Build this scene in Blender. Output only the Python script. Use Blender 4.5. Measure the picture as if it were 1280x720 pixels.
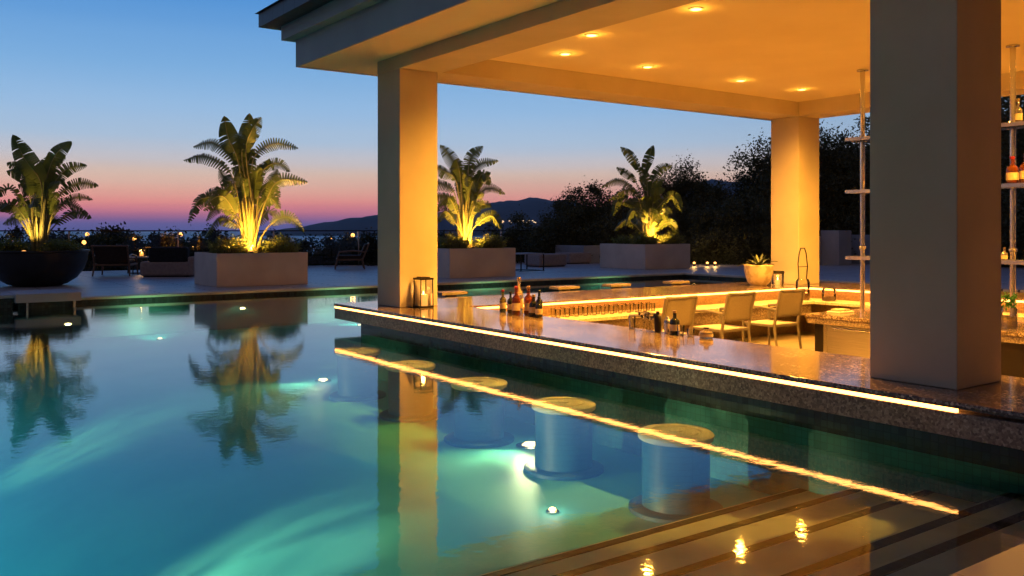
import bpy, bmesh, math, random
from math import sin, cos, pi, radians as R
from mathutils import Vector, Matrix, noise

# ------------------------------------------------------------------ camera, sky, exposure
sc = bpy.context.scene
for o in list(bpy.data.objects): bpy.data.objects.remove(o)
YAW = 0.62366; CH = 1.25; FPX = 1105.0
cam = bpy.data.cameras.new('camera'); camo = bpy.data.objects.new('camera', cam)
sc.collection.objects.link(camo)
cam.sensor_width = 36; cam.lens = 36 * FPX / 1280
cam.shift_y = -72 / 1280; cam.clip_start = 0.05; cam.clip_end = 90000
camo.location = (0, 0, CH); camo.rotation_euler = (R(90), 0, -YAW)
sc.camera = camo

w = bpy.data.worlds.new('World'); sc.world = w; w.use_nodes = True
nt = w.node_tree; N = nt.nodes; L = nt.links
N.clear()
def wn(t, **k):
    n = N.new(t)
    for a, b in k.items(): setattr(n, a, b)
    return n
out = wn('ShaderNodeOutputWorld'); bg = wn('ShaderNodeBackground')
tc = wn('ShaderNodeTexCoord'); sep = wn('ShaderNodeSeparateXYZ')
L.new(tc.outputs['Generated'], sep.inputs[0])
asin = wn('ShaderNodeMath', operation='ARCSINE'); L.new(sep.outputs['Z'], asin.inputs[0])
# faint streaks of haze bands near the horizon
mp = wn('ShaderNodeMapping'); mp.inputs['Scale'].default_value = (1.5, 1.5, 40)
L.new(tc.outputs['Generated'], mp.inputs[0])
nz = wn('ShaderNodeTexNoise'); nz.inputs['Scale'].default_value = 1.3; nz.inputs['Detail'].default_value = 4
L.new(mp.outputs[0], nz.inputs[0])
nm = wn('ShaderNodeMath', operation='MULTIPLY_ADD'); L.new(nz.outputs[0], nm.inputs[0])
nm.inputs[1].default_value = 0.012; L.new(asin.outputs[0], nm.inputs[2])
ns = wn('ShaderNodeMath', operation='SUBTRACT'); L.new(nm.outputs[0], ns.inputs[0]); ns.inputs[1].default_value = 0.006
mr = wn('ShaderNodeMapRange'); mr.inputs['From Min'].default_value = 0; mr.inputs['From Max'].default_value = pi/2
L.new(ns.outputs[0], mr.inputs[0])
ramp = wn('ShaderNodeValToRGB'); L.new(mr.outputs[0], ramp.inputs[0])
def srgb(r, g, b):
    f = lambda c: (c/255/12.92) if c/255 <= 0.04045 else ((c/255+0.055)/1.055)**2.4
    return (f(r), f(g), f(b), 1)
stops = [(0, (94, 98, 160)), (0.4, (110, 102, 162)), (0.8, (156, 110, 158)), (1.25, (224, 132, 150)), (1.75, (250, 160, 152)),
         (2.5, (252, 188, 168)), (3.4, (244, 210, 190)), (4.4, (220, 214, 218)), (5.6, (184, 208, 234)), (7.6, (158, 198, 238)),
         (10, (130, 182, 232)), (14, (86, 152, 220)), (22, (62, 126, 200)), (40, (46, 96, 168)), (90, (34, 70, 132))]
el = ramp.color_ramp.elements
el[0].position = 0; el[0].color = srgb(*stops[0][1]); el[1].position = 1; el[1].color = srgb(*stops[-1][1])
for a, c in stops[1:-1]:
    e = el.new(a/90); e.color = srgb(*c)
# the afterglow is in front of the camera, the sky behind it is already darker
dot = wn('ShaderNodeVectorMath', operation='DOT_PRODUCT'); L.new(tc.outputs['Generated'], dot.inputs[0])
dot.inputs[1].default_value = (sin(R(8)), cos(R(8)), 0)
mr2 = wn('ShaderNodeMapRange', interpolation_type='SMOOTHSTEP'); L.new(dot.outputs['Value'], mr2.inputs[0])
mr2.inputs['From Min'].default_value = -0.15; mr2.inputs['From Max'].default_value = 0.92
mr2.inputs['To Min'].default_value = 0.0; mr2.inputs['To Max'].default_value = 1.0
mul0 = wn('ShaderNodeMix', data_type='VECTOR'); L.new(mr2.outputs[0], mul0.inputs['Factor'])
mul0.inputs[4].default_value = (.070, .056, .066); L.new(ramp.outputs[0], mul0.inputs[5])
sky = wn('ShaderNodeTexSky', sky_type='NISHITA', sun_disc=False)
sky.sun_elevation = R(-3); sky.sun_rotation = R(-20)
add = wn('ShaderNodeVectorMath', operation='MULTIPLY_ADD')
L.new(sky.outputs[0], add.inputs[0]); add.inputs[1].default_value = (0.02, 0.02, 0.02); L.new(mul0.outputs[1], add.inputs[2])
L.new(add.outputs[0], bg.inputs[0]); bg.inputs[1].default_value = 1.0
L.new(bg.outputs[0], out.inputs[0])
sc.view_settings.view_transform = 'Standard'; sc.view_settings.look = 'None'
sc.view_settings.exposure = 0; sc.view_settings.gamma = 1
WARM = (1.0, 0.46, 0.055)
rnd = random.Random(7)

# ------------------------------------------------------------------ helpers
def at(px, py, z=0.1):
    """point of the level z seen at a given place of the 1280x720 photograph"""
    r = (px-640)/FPX; u = (288-py)/FPX; t = (z-CH)/u
    return Vector(((sin(YAW)+r*cos(YAW))*t, (cos(YAW)-r*sin(YAW))*t, z))
RIGHT = Vector((cos(YAW), -sin(YAW), 0)); AWAY = Vector((sin(YAW), cos(YAW), 0)); UP = Vector((0, 0, 1))

class MB:
    def __init__(s): s.v = []; s.f = []; s.m = []; s.mi = 0
    def face(s, pts):
        n = len(s.v); s.v += [tuple(p) for p in pts]; s.f.append(tuple(range(n, n+len(pts)))); s.m.append(s.mi)
    def box(s, x0, x1, y0, y1, z0, z1):
        n = len(s.v)
        s.v += [(x0,y0,z0),(x1,y0,z0),(x1,y1,z0),(x0,y1,z0),(x0,y0,z1),(x1,y0,z1),(x1,y1,z1),(x0,y1,z1)]
        for q in ((3,2,1,0),(4,5,6,7),(0,1,5,4),(1,2,6,5),(2,3,7,6),(3,0,4,7)):
            s.f.append(tuple(n+i for i in q)); s.m.append(s.mi)
        return s
    def prism(s, poly, z0, z1):
        n = len(s.v); k = len(poly)
        s.v += [(x,y,z0) for x,y in poly] + [(x,y,z1) for x,y in poly]
        s.f.append(tuple(n+k-1-i for i in range(k))); s.m.append(s.mi)
        s.f.append(tuple(n+k+i for i in range(k))); s.m.append(s.mi)
        for i in range(k):
            j = (i+1) % k; s.f.append((n+i, n+j, n+k+j, n+k+i)); s.m.append(s.mi)
        return s
    def lathe(s, prof, c=(0,0,0), seg=24, cap=True):
        n = len(s.v)
        for r, z in prof:
            for i in range(seg):
                a = 2*pi*i/seg; s.v.append((c[0]+r*cos(a), c[1]+r*sin(a), c[2]+z))
        for k in range(len(prof)-1):
            for i in range(seg):
                j = (i+1) % seg
                s.f.append((n+k*seg+i, n+k*seg+j, n+(k+1)*seg+j, n+(k+1)*seg+i)); s.m.append(s.mi)
        if cap:
            s.f.append(tuple(n+seg-1-i for i in range(seg))); s.m.append(s.mi)
            q = n+(len(prof)-1)*seg; s.f.append(tuple(q+i for i in range(seg))); s.m.append(s.mi)
        return s
    def tube(s, pts, rad, seg=8, cap=True):
        pts = [Vector(p) for p in pts]; n = len(s.v); K = len(pts)
        rads = rad if isinstance(rad, (list, tuple)) else [rad]*K
        ref = None
        for i, p in enumerate(pts):
            t = (pts[min(i+1, K-1)] - pts[max(i-1, 0)]).normalized()
            if ref is None:
                ref = Vector((0,0,1)) if abs(t.z) < .9 else Vector((1,0,0))
            u = (ref - t*ref.dot(t)).normalized(); ref = u; v = t.cross(u)
            for j in range(seg):
                a = 2*pi*j/seg; s.v.append(tuple(p + (u*cos(a)+v*sin(a))*rads[i]))
        for i in range(K-1):
            for j in range(seg):
                k = (j+1) % seg
                s.f.append((n+i*seg+j, n+i*seg+k, n+(i+1)*seg+k, n+(i+1)*seg+j)); s.m.append(s.mi)
        if cap:
            s.f.append(tuple(n+seg-1-i for i in range(seg))); s.m.append(s.mi)
            q = n+(K-1)*seg; s.f.append(tuple(q+i for i in range(seg))); s.m.append(s.mi)
        return s
    def build(s, name, mats, parent=None, smooth=False, bevel=0, loc=None, rz=0, weld=False):
        me = bpy.data.meshes.new(name); me.from_pydata(s.v, [], s.f)
        if not isinstance(mats, (list, tuple)): mats = [mats]
        for m in mats: me.materials.append(m)
        for p, mi in zip(me.polygons, s.m): p.material_index = mi
        bm = bmesh.new(); bm.from_mesh(me); weld and bmesh.ops.remove_doubles(bm, verts=bm.verts, dist=.0004); bmesh.ops.recalc_face_normals(bm, faces=bm.faces) if len(bm.faces) < 3000 else None
        bm.to_mesh(me); bm.free()
        if smooth:
            me.shade_smooth()
            try: me.set_sharp_from_angle(angle=R(38))
            except Exception: pass
        o = bpy.data.objects.new(name, me); sc.collection.objects.link(o)
        if parent: o.parent = parent
        if loc: o.location = loc
        o.rotation_euler.z = rz
        if bevel:
            b = o.modifiers.new('bevel', 'BEVEL'); b.width = bevel; b.segments = 2; b.limit_method = 'ANGLE'
        return o
def tag(o, label=None, cat=None, group=None, kind=None):
    for k, v in (('label', label), ('category', cat), ('group', group), ('kind', kind)):
        if v: o[k] = v
    return o
def thing(name, label, cat, loc=(0,0,0), rz=0, group=None):
    o = bpy.data.objects.new(name, None); sc.collection.objects.link(o)
    o.location = loc; o.rotation_euler.z = rz; o.empty_display_size = .1
    return tag(o, label, cat, group)
def dup(root, loc, rz=0, label=None, scale=None):
    r = root.copy(); sc.collection.objects.link(r); r.location = loc; r.rotation_euler.z = rz
    if label: r['label'] = label
    if scale: r.scale = scale
    def rec(src, dst):
        for ch in list(src.children):
            c = ch.copy(); sc.collection.objects.link(c); c.parent = dst; rec(ch, c)
    rec(root, r)
    return r
def light(kind, name, loc, energy, color=WARM, size=.05, parent=None, spot=None, blend=.6, target=None, rot=None):
    d = bpy.data.lights.new(name, kind); d.energy = energy; d.color = color[:3]
    if kind == 'AREA':
        d.shape = 'RECTANGLE'; d.size, d.size_y = size
    else: d.shadow_soft_size = size
    if kind == 'SPOT': d.spot_size = R(spot); d.spot_blend = blend
    o = bpy.data.objects.new(name, d); sc.collection.objects.link(o); o.location = loc
    if target is not None:
        o.rotation_euler = (Vector(target)-Vector(loc)).to_track_quat('-Z', 'Y').to_euler()
    if rot: o.rotation_euler = rot
    if parent: o.parent = parent
    return o

# ------------------------------------------------------------------ materials
def mat(name, col, rough=.6, metal=0, spec=.5, **kw):
    m = bpy.data.materials.new(name); m.use_nodes = True; b = m.node_tree.nodes['Principled BSDF']
    b.inputs['Base Color'].default_value = (*col[:3], 1); b.inputs['Roughness'].default_value = rough
    b.inputs['Metallic'].default_value = metal; b.inputs['Specular IOR Level'].default_value = spec
    for k, v in kw.items(): b.inputs[k.replace('_', ' ')].default_value = v
    return m
def P(m): return m.node_tree.nodes['Principled BSDF']
def node(m, t, **k):
    n = m.node_tree.nodes.new(t)
    for a, b in k.items(): setattr(n, a, b)
    return n
def lk(m, a, b): m.node_tree.links.new(a, b)
def vary(m, c1, c2, scale=5, detail=6, lo=.35, hi=.65, rough=None, bump=0, bscale=None, mapping=(1,1,1), space='Object', dist=.01):
    t = node(m, 'ShaderNodeTexCoord'); mpg = node(m, 'ShaderNodeMapping'); mpg.inputs['Scale'].default_value = mapping
    lk(m, t.outputs[space], mpg.inputs[0])
    n = node(m, 'ShaderNodeTexNoise'); n.inputs['Scale'].default_value = scale; n.inputs['Detail'].default_value = detail
    lk(m, mpg.outputs[0], n.inputs[0])
    r = node(m, 'ShaderNodeValToRGB'); r.color_ramp.elements[0].position = lo; r.color_ramp.elements[1].position = hi
    r.color_ramp.elements[0].color = (*c1, 1); r.color_ramp.elements[1].color = (*c2, 1)
    lk(m, n.outputs[0], r.inputs[0]); lk(m, r.outputs[0], P(m).inputs['Base Color'])
    if rough:
        mrr = node(m, 'ShaderNodeMapRange'); mrr.inputs['To Min'].default_value, mrr.inputs['To Max'].default_value = rough
        lk(m, n.outputs[0], mrr.inputs[0]); lk(m, mrr.outputs[0], P(m).inputs['Roughness'])
    if bump:
        n2 = node(m, 'ShaderNodeTexNoise'); n2.inputs['Scale'].default_value = bscale or scale*4; n2.inputs['Detail'].default_value = 5
        lk(m, mpg.outputs[0], n2.inputs[0])
        bp = node(m, 'ShaderNodeBump'); bp.inputs['Strength'].default_value = bump; bp.inputs['Distance'].default_value = dist
        lk(m, n2.outputs[0], bp.inputs['Height']); lk(m, bp.outputs[0], P(m).inputs['Normal'])
    return m
def speckle(m, cols, scale=60, s2=220):
    """granite: crystals of a few colours"""
    t = node(m, 'ShaderNodeTexCoord')
    v = node(m, 'ShaderNodeTexVoronoi'); v.inputs['Scale'].default_value = scale; lk(m, t.outputs['Object'], v.inputs[0])
    n = node(m, 'ShaderNodeTexNoise'); n.inputs['Scale'].default_value = s2; n.inputs['Detail'].default_value = 3; lk(m, t.outputs['Object'], n.inputs[0])
    n3 = node(m, 'ShaderNodeTexNoise'); n3.inputs['Scale'].default_value = 2.2; n3.inputs['Detail'].default_value = 4; lk(m, t.outputs['Object'], n3.inputs[0])
    s = node(m, 'ShaderNodeSeparateColor'); lk(m, v.outputs['Color'], s.inputs[0])
    mx = node(m, 'ShaderNodeMath', operation='ADD'); lk(m, s.outputs[0], mx.inputs[0]); lk(m, n.outputs[0], mx.inputs[1])
    my = node(m, 'ShaderNodeMath', operation='ADD'); lk(m, mx.outputs[0], my.inputs[0]); lk(m, n3.outputs[0], my.inputs[1])
    mz = node(m, 'ShaderNodeMath', operation='DIVIDE'); lk(m, my.outputs[0], mz.inputs[0]); mz.inputs[1].default_value = 3
    r = node(m, 'ShaderNodeValToRGB'); e = r.color_ramp.elements
    e[0].position = .25; e[0].color = (*cols[0], 1); e[1].position = .75; e[1].color = (*cols[-1], 1)
    for i, c in enumerate(cols[1:-1]):
        x = e.new(.25+.5*(i+1)/(len(cols)-1)); x.color = (*c, 1)
    lk(m, mz.outputs[0], r.inputs[0]); lk(m, r.outputs[0], P(m).inputs['Base Color'])
    return m
def tiles(m, c1, c2, mortar, sx, sy, mort=.03, plane='XY', off=0.0, bump=.3):
    t = node(m, 'ShaderNodeTexCoord'); s = node(m, 'ShaderNodeSeparateXYZ'); lk(m, t.outputs['Object'], s.inputs[0])
    c = node(m, 'ShaderNodeCombineXYZ')
    if plane == 'wall':
        a = node(m, 'ShaderNodeMath', operation='ADD'); lk(m, s.outputs['X'], a.inputs[0]); lk(m, s.outputs['Y'], a.inputs[1])
        lk(m, a.outputs[0], c.inputs[0]); lk(m, s.outputs['Z'], c.inputs[1])
    else:
        lk(m, s.outputs['X'], c.inputs[0]); lk(m, s.outputs['Y'], c.inputs[1])
    b = node(m, 'ShaderNodeTexBrick'); lk(m, c.outputs[0], b.inputs[0]); b.offset = off
    b.inputs['Color1'].default_value = (*c1, 1); b.inputs['Color2'].default_value = (*c2, 1); b.inputs['Mortar'].default_value = (*mortar, 1)
    b.inputs['Scale'].default_value = 1; b.inputs['Mortar Size'].default_value = mort*sy; b.inputs['Brick Width'].default_value = sx; b.inputs['Row Height'].default_value = sy
    lk(m, b.outputs[0], P(m).inputs['Base Color'])
    if bump:
        bp = node(m, 'ShaderNodeBump', invert=True); bp.inputs['Strength'].default_value = bump; bp.inputs['Distance'].default_value = .002
        lk(m, b.outputs['Fac'], bp.inputs['Height']); lk(m, bp.outputs[0], P(m).inputs['Normal'])
    return m
def emit(name, col, strength):
    m = mat(name, (0,0,0), .5); P(m).inputs['Emission Color'].default_value = (*col[:3], 1); P(m).inputs['Emission Strength'].default_value = strength
    return m
def glassy(name, tint=(.9,.95,.92), refl=1.0, rough=0.02, ior=1.45):
    """thin clear sheet: fresnel mix of mirror and see-through"""
    m = bpy.data.materials.new(name); m.use_nodes = True; nt = m.node_tree; nt.nodes.clear()
    o = nt.nodes.new('ShaderNodeOutputMaterial'); mx = nt.nodes.new('ShaderNodeMixShader')
    fr = nt.nodes.new('ShaderNodeFresnel'); fr.inputs[0].default_value = ior
    g = nt.nodes.new('ShaderNodeBsdfGlossy'); g.inputs['Roughness'].default_value = rough
    g.inputs['Color'].default_value = (refl, refl, refl, 1)
    t = nt.nodes.new('ShaderNodeBsdfTransparent'); t.inputs[0].default_value = (*tint, 1)
    nt.links.new(fr.outputs[0], mx.inputs[0]); nt.links.new(t.outputs[0], mx.inputs[1]); nt.links.new(g.outputs[0], mx.inputs[2])
    nt.links.new(mx.outputs[0], o.inputs[0])
    return m, nt, g, fr

M = {}
M['stucco'] = vary(mat('stucco', (.5,.45,.38), .85, spec=.2), (.50,.41,.28), (.57,.47,.33), 1.6, 6, bump=.25, bscale=70, dist=.004)
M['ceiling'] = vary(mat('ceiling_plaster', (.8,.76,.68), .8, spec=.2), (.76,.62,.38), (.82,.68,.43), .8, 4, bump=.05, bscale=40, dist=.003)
M['fascia_paint'] = vary(mat('fascia_paint', (.4,.38,.38), .6, spec=.3), (.36,.33,.34), (.42,.39,.39), 1.2, 5, bump=.05, bscale=40)
M['roof_tile'] = tiles(mat('dark_roof_tile', (.03,.035,.05), .5), (.03,.035,.05), (.04,.045,.06), (.01,.01,.015), .3, .35)
M['granite_top'] = speckle(mat('polished_granite_top', (.3,.22,.16), .11, spec=.6), [(.02,.012,.008), (.11,.065,.045), (.24,.16,.11), (.60,.47,.36)], 70, 260)
P(M['granite_top']).inputs['Coat Weight'].default_value = .25; P(M['granite_top']).inputs['Coat Roughness'].default_value = .05
M['granite_face'] = speckle(mat('flamed_granite_face', (.2,.15,.1), .45), [(.03,.02,.015), (.16,.11,.075), (.28,.20,.14), (.48,.38,.28)], 70, 260)
M['granite_dark'] = speckle(mat('granite_edge', (.1,.07,.05), .25), [(.03,.02,.015), (.10,.065,.045), (.18,.12,.09)], 70, 260)
M['counter_cream'] = speckle(mat('cream_stone_shelf', (.6,.5,.35), .25), [(.30,.20,.11), (.55,.43,.28), (.68,.57,.42), (.75,.66,.52)], 50, 200)
M['mosaic_dark'] = tiles(mat('dark_waterline_mosaic', (.02,.02,.02), .25), (.018,.016,.014), (.035,.045,.04), (.02,.02,.018), .05, .05, .06, 'wall')
M['mosaic_green'] = tiles(mat('deep_green_pool_wall', (.03,.16,.14), .4), (.02,.13,.115), (.03,.17,.15), (.02,.10,.09), .05, .05, .05, 'wall')
M['mosaic_cream'] = tiles(mat('ochre_backsplash_mosaic', (.4,.25,.1), .3), (.30,.19,.08), (.45,.30,.15), (.16,.10,.05), .022, .022, .1, 'wall')
M['pool_floor'] = vary(mat('blue_pool_floor', (.06,.4,.5), .5), (.06,.40,.46), (.11,.50,.52), .9, 7)
M['stool_tile'] = tiles(mat('blue_stool_mosaic', (.02,.14,.25), .5), (.012,.085,.17), (.018,.105,.20), (.01,.07,.14), .04, .04, .05, 'wall')
M['seat_stone'] = vary(mat('tan_seat_stone', (.3,.22,.14), .6), (.22,.16,.10), (.32,.24,.16), 9, 5)
M['step_stone'] = vary(mat('beige_pool_step', (.5,.42,.30), .85, spec=.1), (.62,.55,.42), (.76,.69,.54), 3, 6)
M['nosing'] = tiles(mat('black_nosing_tile', (.01,.012,.015), .6, spec=.2), (.005,.006,.008), (.012,.014,.018), (.03,.03,.03), .06, 1.0, .006)
M['coping'] = vary(mat('tan_coping_stone', (.3,.24,.17), .5), (.52,.43,.30), (.70,.60,.45), 2.5, 7, bump=.15, bscale=60)
M['deck'] = tiles(mat('grey_deck_boards', (.3,.3,.32), .4), (.48,.46,.49), (.64,.61,.64), (.06,.06,.08), 2.6, .16, .14, off=.37)
M['bar_floor'] = tiles(mat('bar_floor_tile', (.45,.38,.3), .4), (.20,.16,.12), (.25,.20,.15), (.1,.08,.06), .6, .6, .012)
M['near_deck'] = tiles(mat('rose_stone_deck', (.35,.25,.2), .5), (.34,.24,.20), (.40,.29,.24), (.2,.14,.12), .6, .6, .012)
M['planter'] = vary(mat('planter_render', (.5,.42,.38), .8, spec=.2), (.66,.55,.47), (.76,.65,.56), 1.8, 6, bump=.2, bscale=60, dist=.004)
M['planter_grey'] = vary(mat('grey_planter_render', (.3,.3,.33), .8, spec=.2), (.36,.36,.40), (.44,.44,.48), 1.8, 6)
M['black_bowl'] = vary(mat('black_fibreglass', (.012,.012,.013), .45), (.010,.010,.011), (.018,.018,.02), 5, 4)
M['soil'] = vary(mat('soil', (.04,.03,.02), .95), (.03,.02,.012), (.07,.05,.03), 14, 6, bump=.5)
M['steel'] = vary(mat('brushed_steel', (.62,.58,.52), .28, 1), (.55,.52,.48), (.68,.64,.58), 3, 5, mapping=(1,1,60))
M['steel_plain'] = mat('satin_steel_tube', (.62,.58,.52), .25, 1)
M['dark_metal'] = mat('dark_bronze_metal', (.03,.022,.018), .4, .7)
M['black'] = mat('black_gap', (.01,.01,.01), .6)
M['chair_frame'] = mat('champagne_aluminium', (.20,.16,.12), .4, .25)
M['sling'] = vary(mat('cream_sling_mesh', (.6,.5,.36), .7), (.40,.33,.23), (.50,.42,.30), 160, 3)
M['teak'] = vary(mat('teak_wood', (.2,.1,.05), .5), (.13,.07,.035), (.24,.13,.07), 6, 6, mapping=(1,1,12))
M['brown_cloth'] = vary(mat('dark_brown_cloth', (.04,.02,.014), .9), (.035,.018,.012), (.055,.03,.02), 30, 4, bump=.2)
M['navy_cloth'] = vary(mat('black_blue_cloth', (.01,.012,.018), .95), (.008,.010,.014), (.018,.02,.026), 25, 4, bump=.2)
M['sofa_cloth'] = vary(mat('rose_beige_cloth', (.4,.3,.28), .9), (.34,.26,.25), (.42,.33,.31), 18, 5, bump=.2)
M['candle'] = mat('candle_wax', (.75,.45,.2), .5, Emission_Color=(1,.42,.08,1), Emission_Strength=1.1)
M['flame'] = emit('flame', (1,.55,.16), 12)
def _tr(k, w_):
    P(M[k]).inputs['Transmission Weight'].default_value = w_
M['terracotta'] = vary(mat('cracked_cream_pot', (.55,.42,.25), .7), (.42,.30,.17), (.62,.48,.30), 9, 8, .42, .55, bump=.4)
M['agave'] = vary(mat('agave_leaf', (.14,.17,.09), .55), (.10,.14,.07), (.20,.22,.12), 6, 4)
M['led'] = emit('led_strip', (1,.40,.085), 9.5)
M['led_back'] = emit('led_strip_back', (1,.36,.075), 9)
M['lamp_lens'] = emit('downlight_lens', (1,.55,.16), 6)
M['pool_lens'] = emit('pool_lamp_lens', (1,.62,.22), 7)
M['warm_glow'] = emit('garden_lamp_glass', (1,.40,.09), 4)
M['village'] = emit('village_lamp', (1,.66,.36), 1.6)
M['white_trim'] = mat('white_trim', (.7,.66,.6), .5)
M['label'] = vary(mat('cream_paper_label', (.6,.45,.25), .7), (.55,.40,.2), (.7,.55,.35), 20, 3)
M['water_glass'] = glassy('clear_glass', (.93,.93,.9), 1, .02)[0]
M['rail_glass'] = glassy('railing_glass', (.93,.96,.95), 1, .01, 1.35)[0]
def bottle_glass(n, c): return mat(n, c, .06, spec=.7)
M['amber'] = bottle_glass('amber_bottle_glass', (.30,.07,.015)); M['dark_glass'] = bottle_glass('dark_bottle_glass', (.02,.022,.01))
M['green_glass'] = bottle_glass('olive_bottle_glass', (.14,.13,.03)); M['pale_glass'] = bottle_glass('pale_bottle_glass', (.55,.45,.30))
for k_, w_ in (('amber',.7),('green_glass',.7),('pale_glass',.75)): _tr(k_, w_)
M['red_cap'] = mat('red_foil', (.25,.01,.01), .35); M['gold_cap'] = mat('gold_foil', (.5,.32,.12), .3, .8)
def leafmat(n, a, b, tr=.25, rough=.5):
    m = mat(n, a, rough, spec=.35); vary(m, a, b, 3, 5)
    t = node(m, 'ShaderNodeBsdfTranslucent'); t.inputs[0].default_value = (b[0]*1.6, b[1]*1.6, b[2], 1)
    mx = node(m, 'ShaderNodeMixShader'); mx.inputs[0].default_value = tr
    o = m.node_tree.nodes['Material Output']
    lk(m, P(m).outputs[0], mx.inputs[1]); lk(m, t.outputs[0], mx.inputs[2]); lk(m, mx.outputs[0], o.inputs[0])
    return m
M['banana_leaf'] = leafmat('banana_leaf', (.085,.12,.03), (.15,.18,.045), .14, .4)
M['stalk'] = vary(mat('leaf_stalk', (.28,.26,.10), .55), (.20,.19,.07), (.36,.31,.13), 9, 5, mapping=(1,1,.3))
M['shrub_leaf'] = leafmat('shrub_leaf', (.10,.13,.035), (.20,.22,.07), .2)
M['tree_leaf'] = leafmat('dark_tree_leaf', (.045,.058,.030), (.10,.11,.06), .08, .7)
M['hedge_leaf'] = leafmat('dark_hedge_leaf', (.020,.030,.016), (.040,.050,.026), .08, .7)
M['bark'] = vary(mat('bark', (.05,.035,.025), .9), (.03,.02,.015), (.07,.05,.035), 9, 6, bump=.5)
M['mint'] = leafmat('mint_leaf', (.04,.14,.03), (.07,.2,.05), .2)

# pool water
wm, wnt, wg, wf = glassy('pool_water', (.82,.95,.93), 1, .045, 1.52)
tcw = wnt.nodes.new('ShaderNodeTexCoord')
n1 = wnt.nodes.new('ShaderNodeTexNoise'); n1.inputs['Scale'].default_value = 1.1; n1.inputs['Detail'].default_value = 2
n2 = wnt.nodes.new('ShaderNodeTexNoise'); n2.inputs['Scale'].default_value = 13; n2.inputs['Detail'].default_value = 2
wnt.links.new(tcw.outputs['Object'], n1.inputs[0]); wnt.links.new(tcw.outputs['Object'], n2.inputs[0])
b1 = wnt.nodes.new('ShaderNodeBump'); b1.inputs['Distance'].default_value = .005; b1.inputs['Strength'].default_value = .35
b2 = wnt.nodes.new('ShaderNodeBump'); b2.inputs['Distance'].default_value = .0011; b2.inputs['Strength'].default_value = .5
wnt.links.new(n1.outputs[0], b1.inputs['Height']); wnt.links.new(n2.outputs[0], b2.inputs['Height'])
wnt.links.new(b1.outputs[0], b2.inputs['Normal']); wnt.links.new(b2.outputs[0], wg.inputs['Normal'])
M['water'] = wm
sea = mat('sea_water', (.09,.30,.60), .4, spec=.9); M['sea'] = sea
nn = node(sea, 'ShaderNodeTexNoise'); nn.inputs['Scale'].default_value = .06; nn.inputs['Detail'].default_value = 8
tt = node(sea, 'ShaderNodeTexCoord'); lk(sea, tt.outputs['Object'], nn.inputs[0])
bb = node(sea, 'ShaderNodeBump'); bb.inputs['Distance'].default_value = 2; bb.inputs['Strength'].default_value = .6
lk(sea, nn.outputs[0], bb.inputs['Height']); lk(sea, bb.outputs[0], P(sea).inputs['Normal'])
M['hill'] = vary(mat('wooded_hill', (.05,.09,.14), .95, spec=.1), (.045,.075,.12), (.075,.115,.17), .004, 8)  # blue of distance haze is mixed into the hill colour
M['ground'] = vary(mat('scrub_ground', (.03,.03,.02), .95), (.015,.02,.01), (.05,.045,.03), .4, 8, bump=.5, dist=.2)

# ------------------------------------------------------------------ setting: sea, hills, terrain
o = MB(); o.face([(-60000,-20000,-25),(60000,-20000,-25),(60000,80000,-25),(-60000,80000,-25)])
tag(o.build('sea', M['sea']), 'calm blue evening sea reaching the horizon', kind='structure')

def ridge(name, pts, dist, depth, seed, label):
    """a wooded headland: px along the skyline -> real height at its real distance"""
    m = MB(); rows = 9; K = 120; V = []
    x0, x1 = pts[0][0], pts[-1][0]
    for j in range(rows):
        s = j/(rows-1)
        for i in range(K+1):
            px = x0+(x1-x0)*i/K
            k = max(0, [a for a, p in enumerate(pts) if p[0] <= px][-1]); k = min(k, len(pts)-2)
            f = (px-pts[k][0])/(pts[k+1][0]-pts[k][0]); f = f*f*(3-2*f)
            py = pts[k][1]*(1-f)+pts[k+1][1]*f
            top = CH+(288-py)/FPX*dist
            r = (px-640)/FPX; d = dist+(s-.5)*depth
            base = AWAY*d+RIGHT*(r*dist)
            prof = sin(pi*min(1, max(0, s)))**.7
            n = noise.noise(Vector((px*.05, s*3, seed)))*.05+noise.noise(Vector((px*.35, s*9, seed)))*.028
            z = -26+(top+26)*max(0, prof*(1+n)) if prof > .01 else -27
            V.append((base.x, base.y, z))
    m.v = V
    for j in range(rows-1):
        for i in range(K):
            a = j*(K+1)+i; m.f.append((a, a+1, a+K+2, a+K+1)); m.m.append(0)
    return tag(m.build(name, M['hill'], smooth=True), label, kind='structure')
ridge('hill', [(340,294),(392,283),(420,277),(450,272),(475,269),(540,266),(580,262),(625,252),(665,248),(700,250),(760,262),(820,280),(900,300)], 5200, 1900, 1, 'low wooded headland across the water behind the terrace')
ridge('hill', [(740,292),(800,262),(850,238),(885,226),(930,228),(1000,236),(1100,250),(1320,262)], 3600, 1600, 5, 'higher wooded ridge rising behind the dark trees')

m = MB(); NX, NY = 90, 70; V = []
for j in range(NY+1):
    for i in range(NX+1):
        x = -160+420*i/NX; y = -60+300*j/NY
        d = max(0, y-29-max(0, (x-14))*.25) if x < 120 else max(0, y-55)
        z = -.9-min(26, max(0, d)*.34)+noise.noise(Vector((x*.08, y*.08, 3)))*.5
        if x < 34 and y < 29: z = min(z, -1.4)
        V.append((x, y, z))
m.v = V
for j in range(NY):
    for i in range(NX):
        a = j*(NX+1)+i; m.f.append((a, a+1, a+NX+2, a+NX+1)); m.m.append(0)
tag(m.build('ground', M['ground'], smooth=True), kind='structure')

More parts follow.
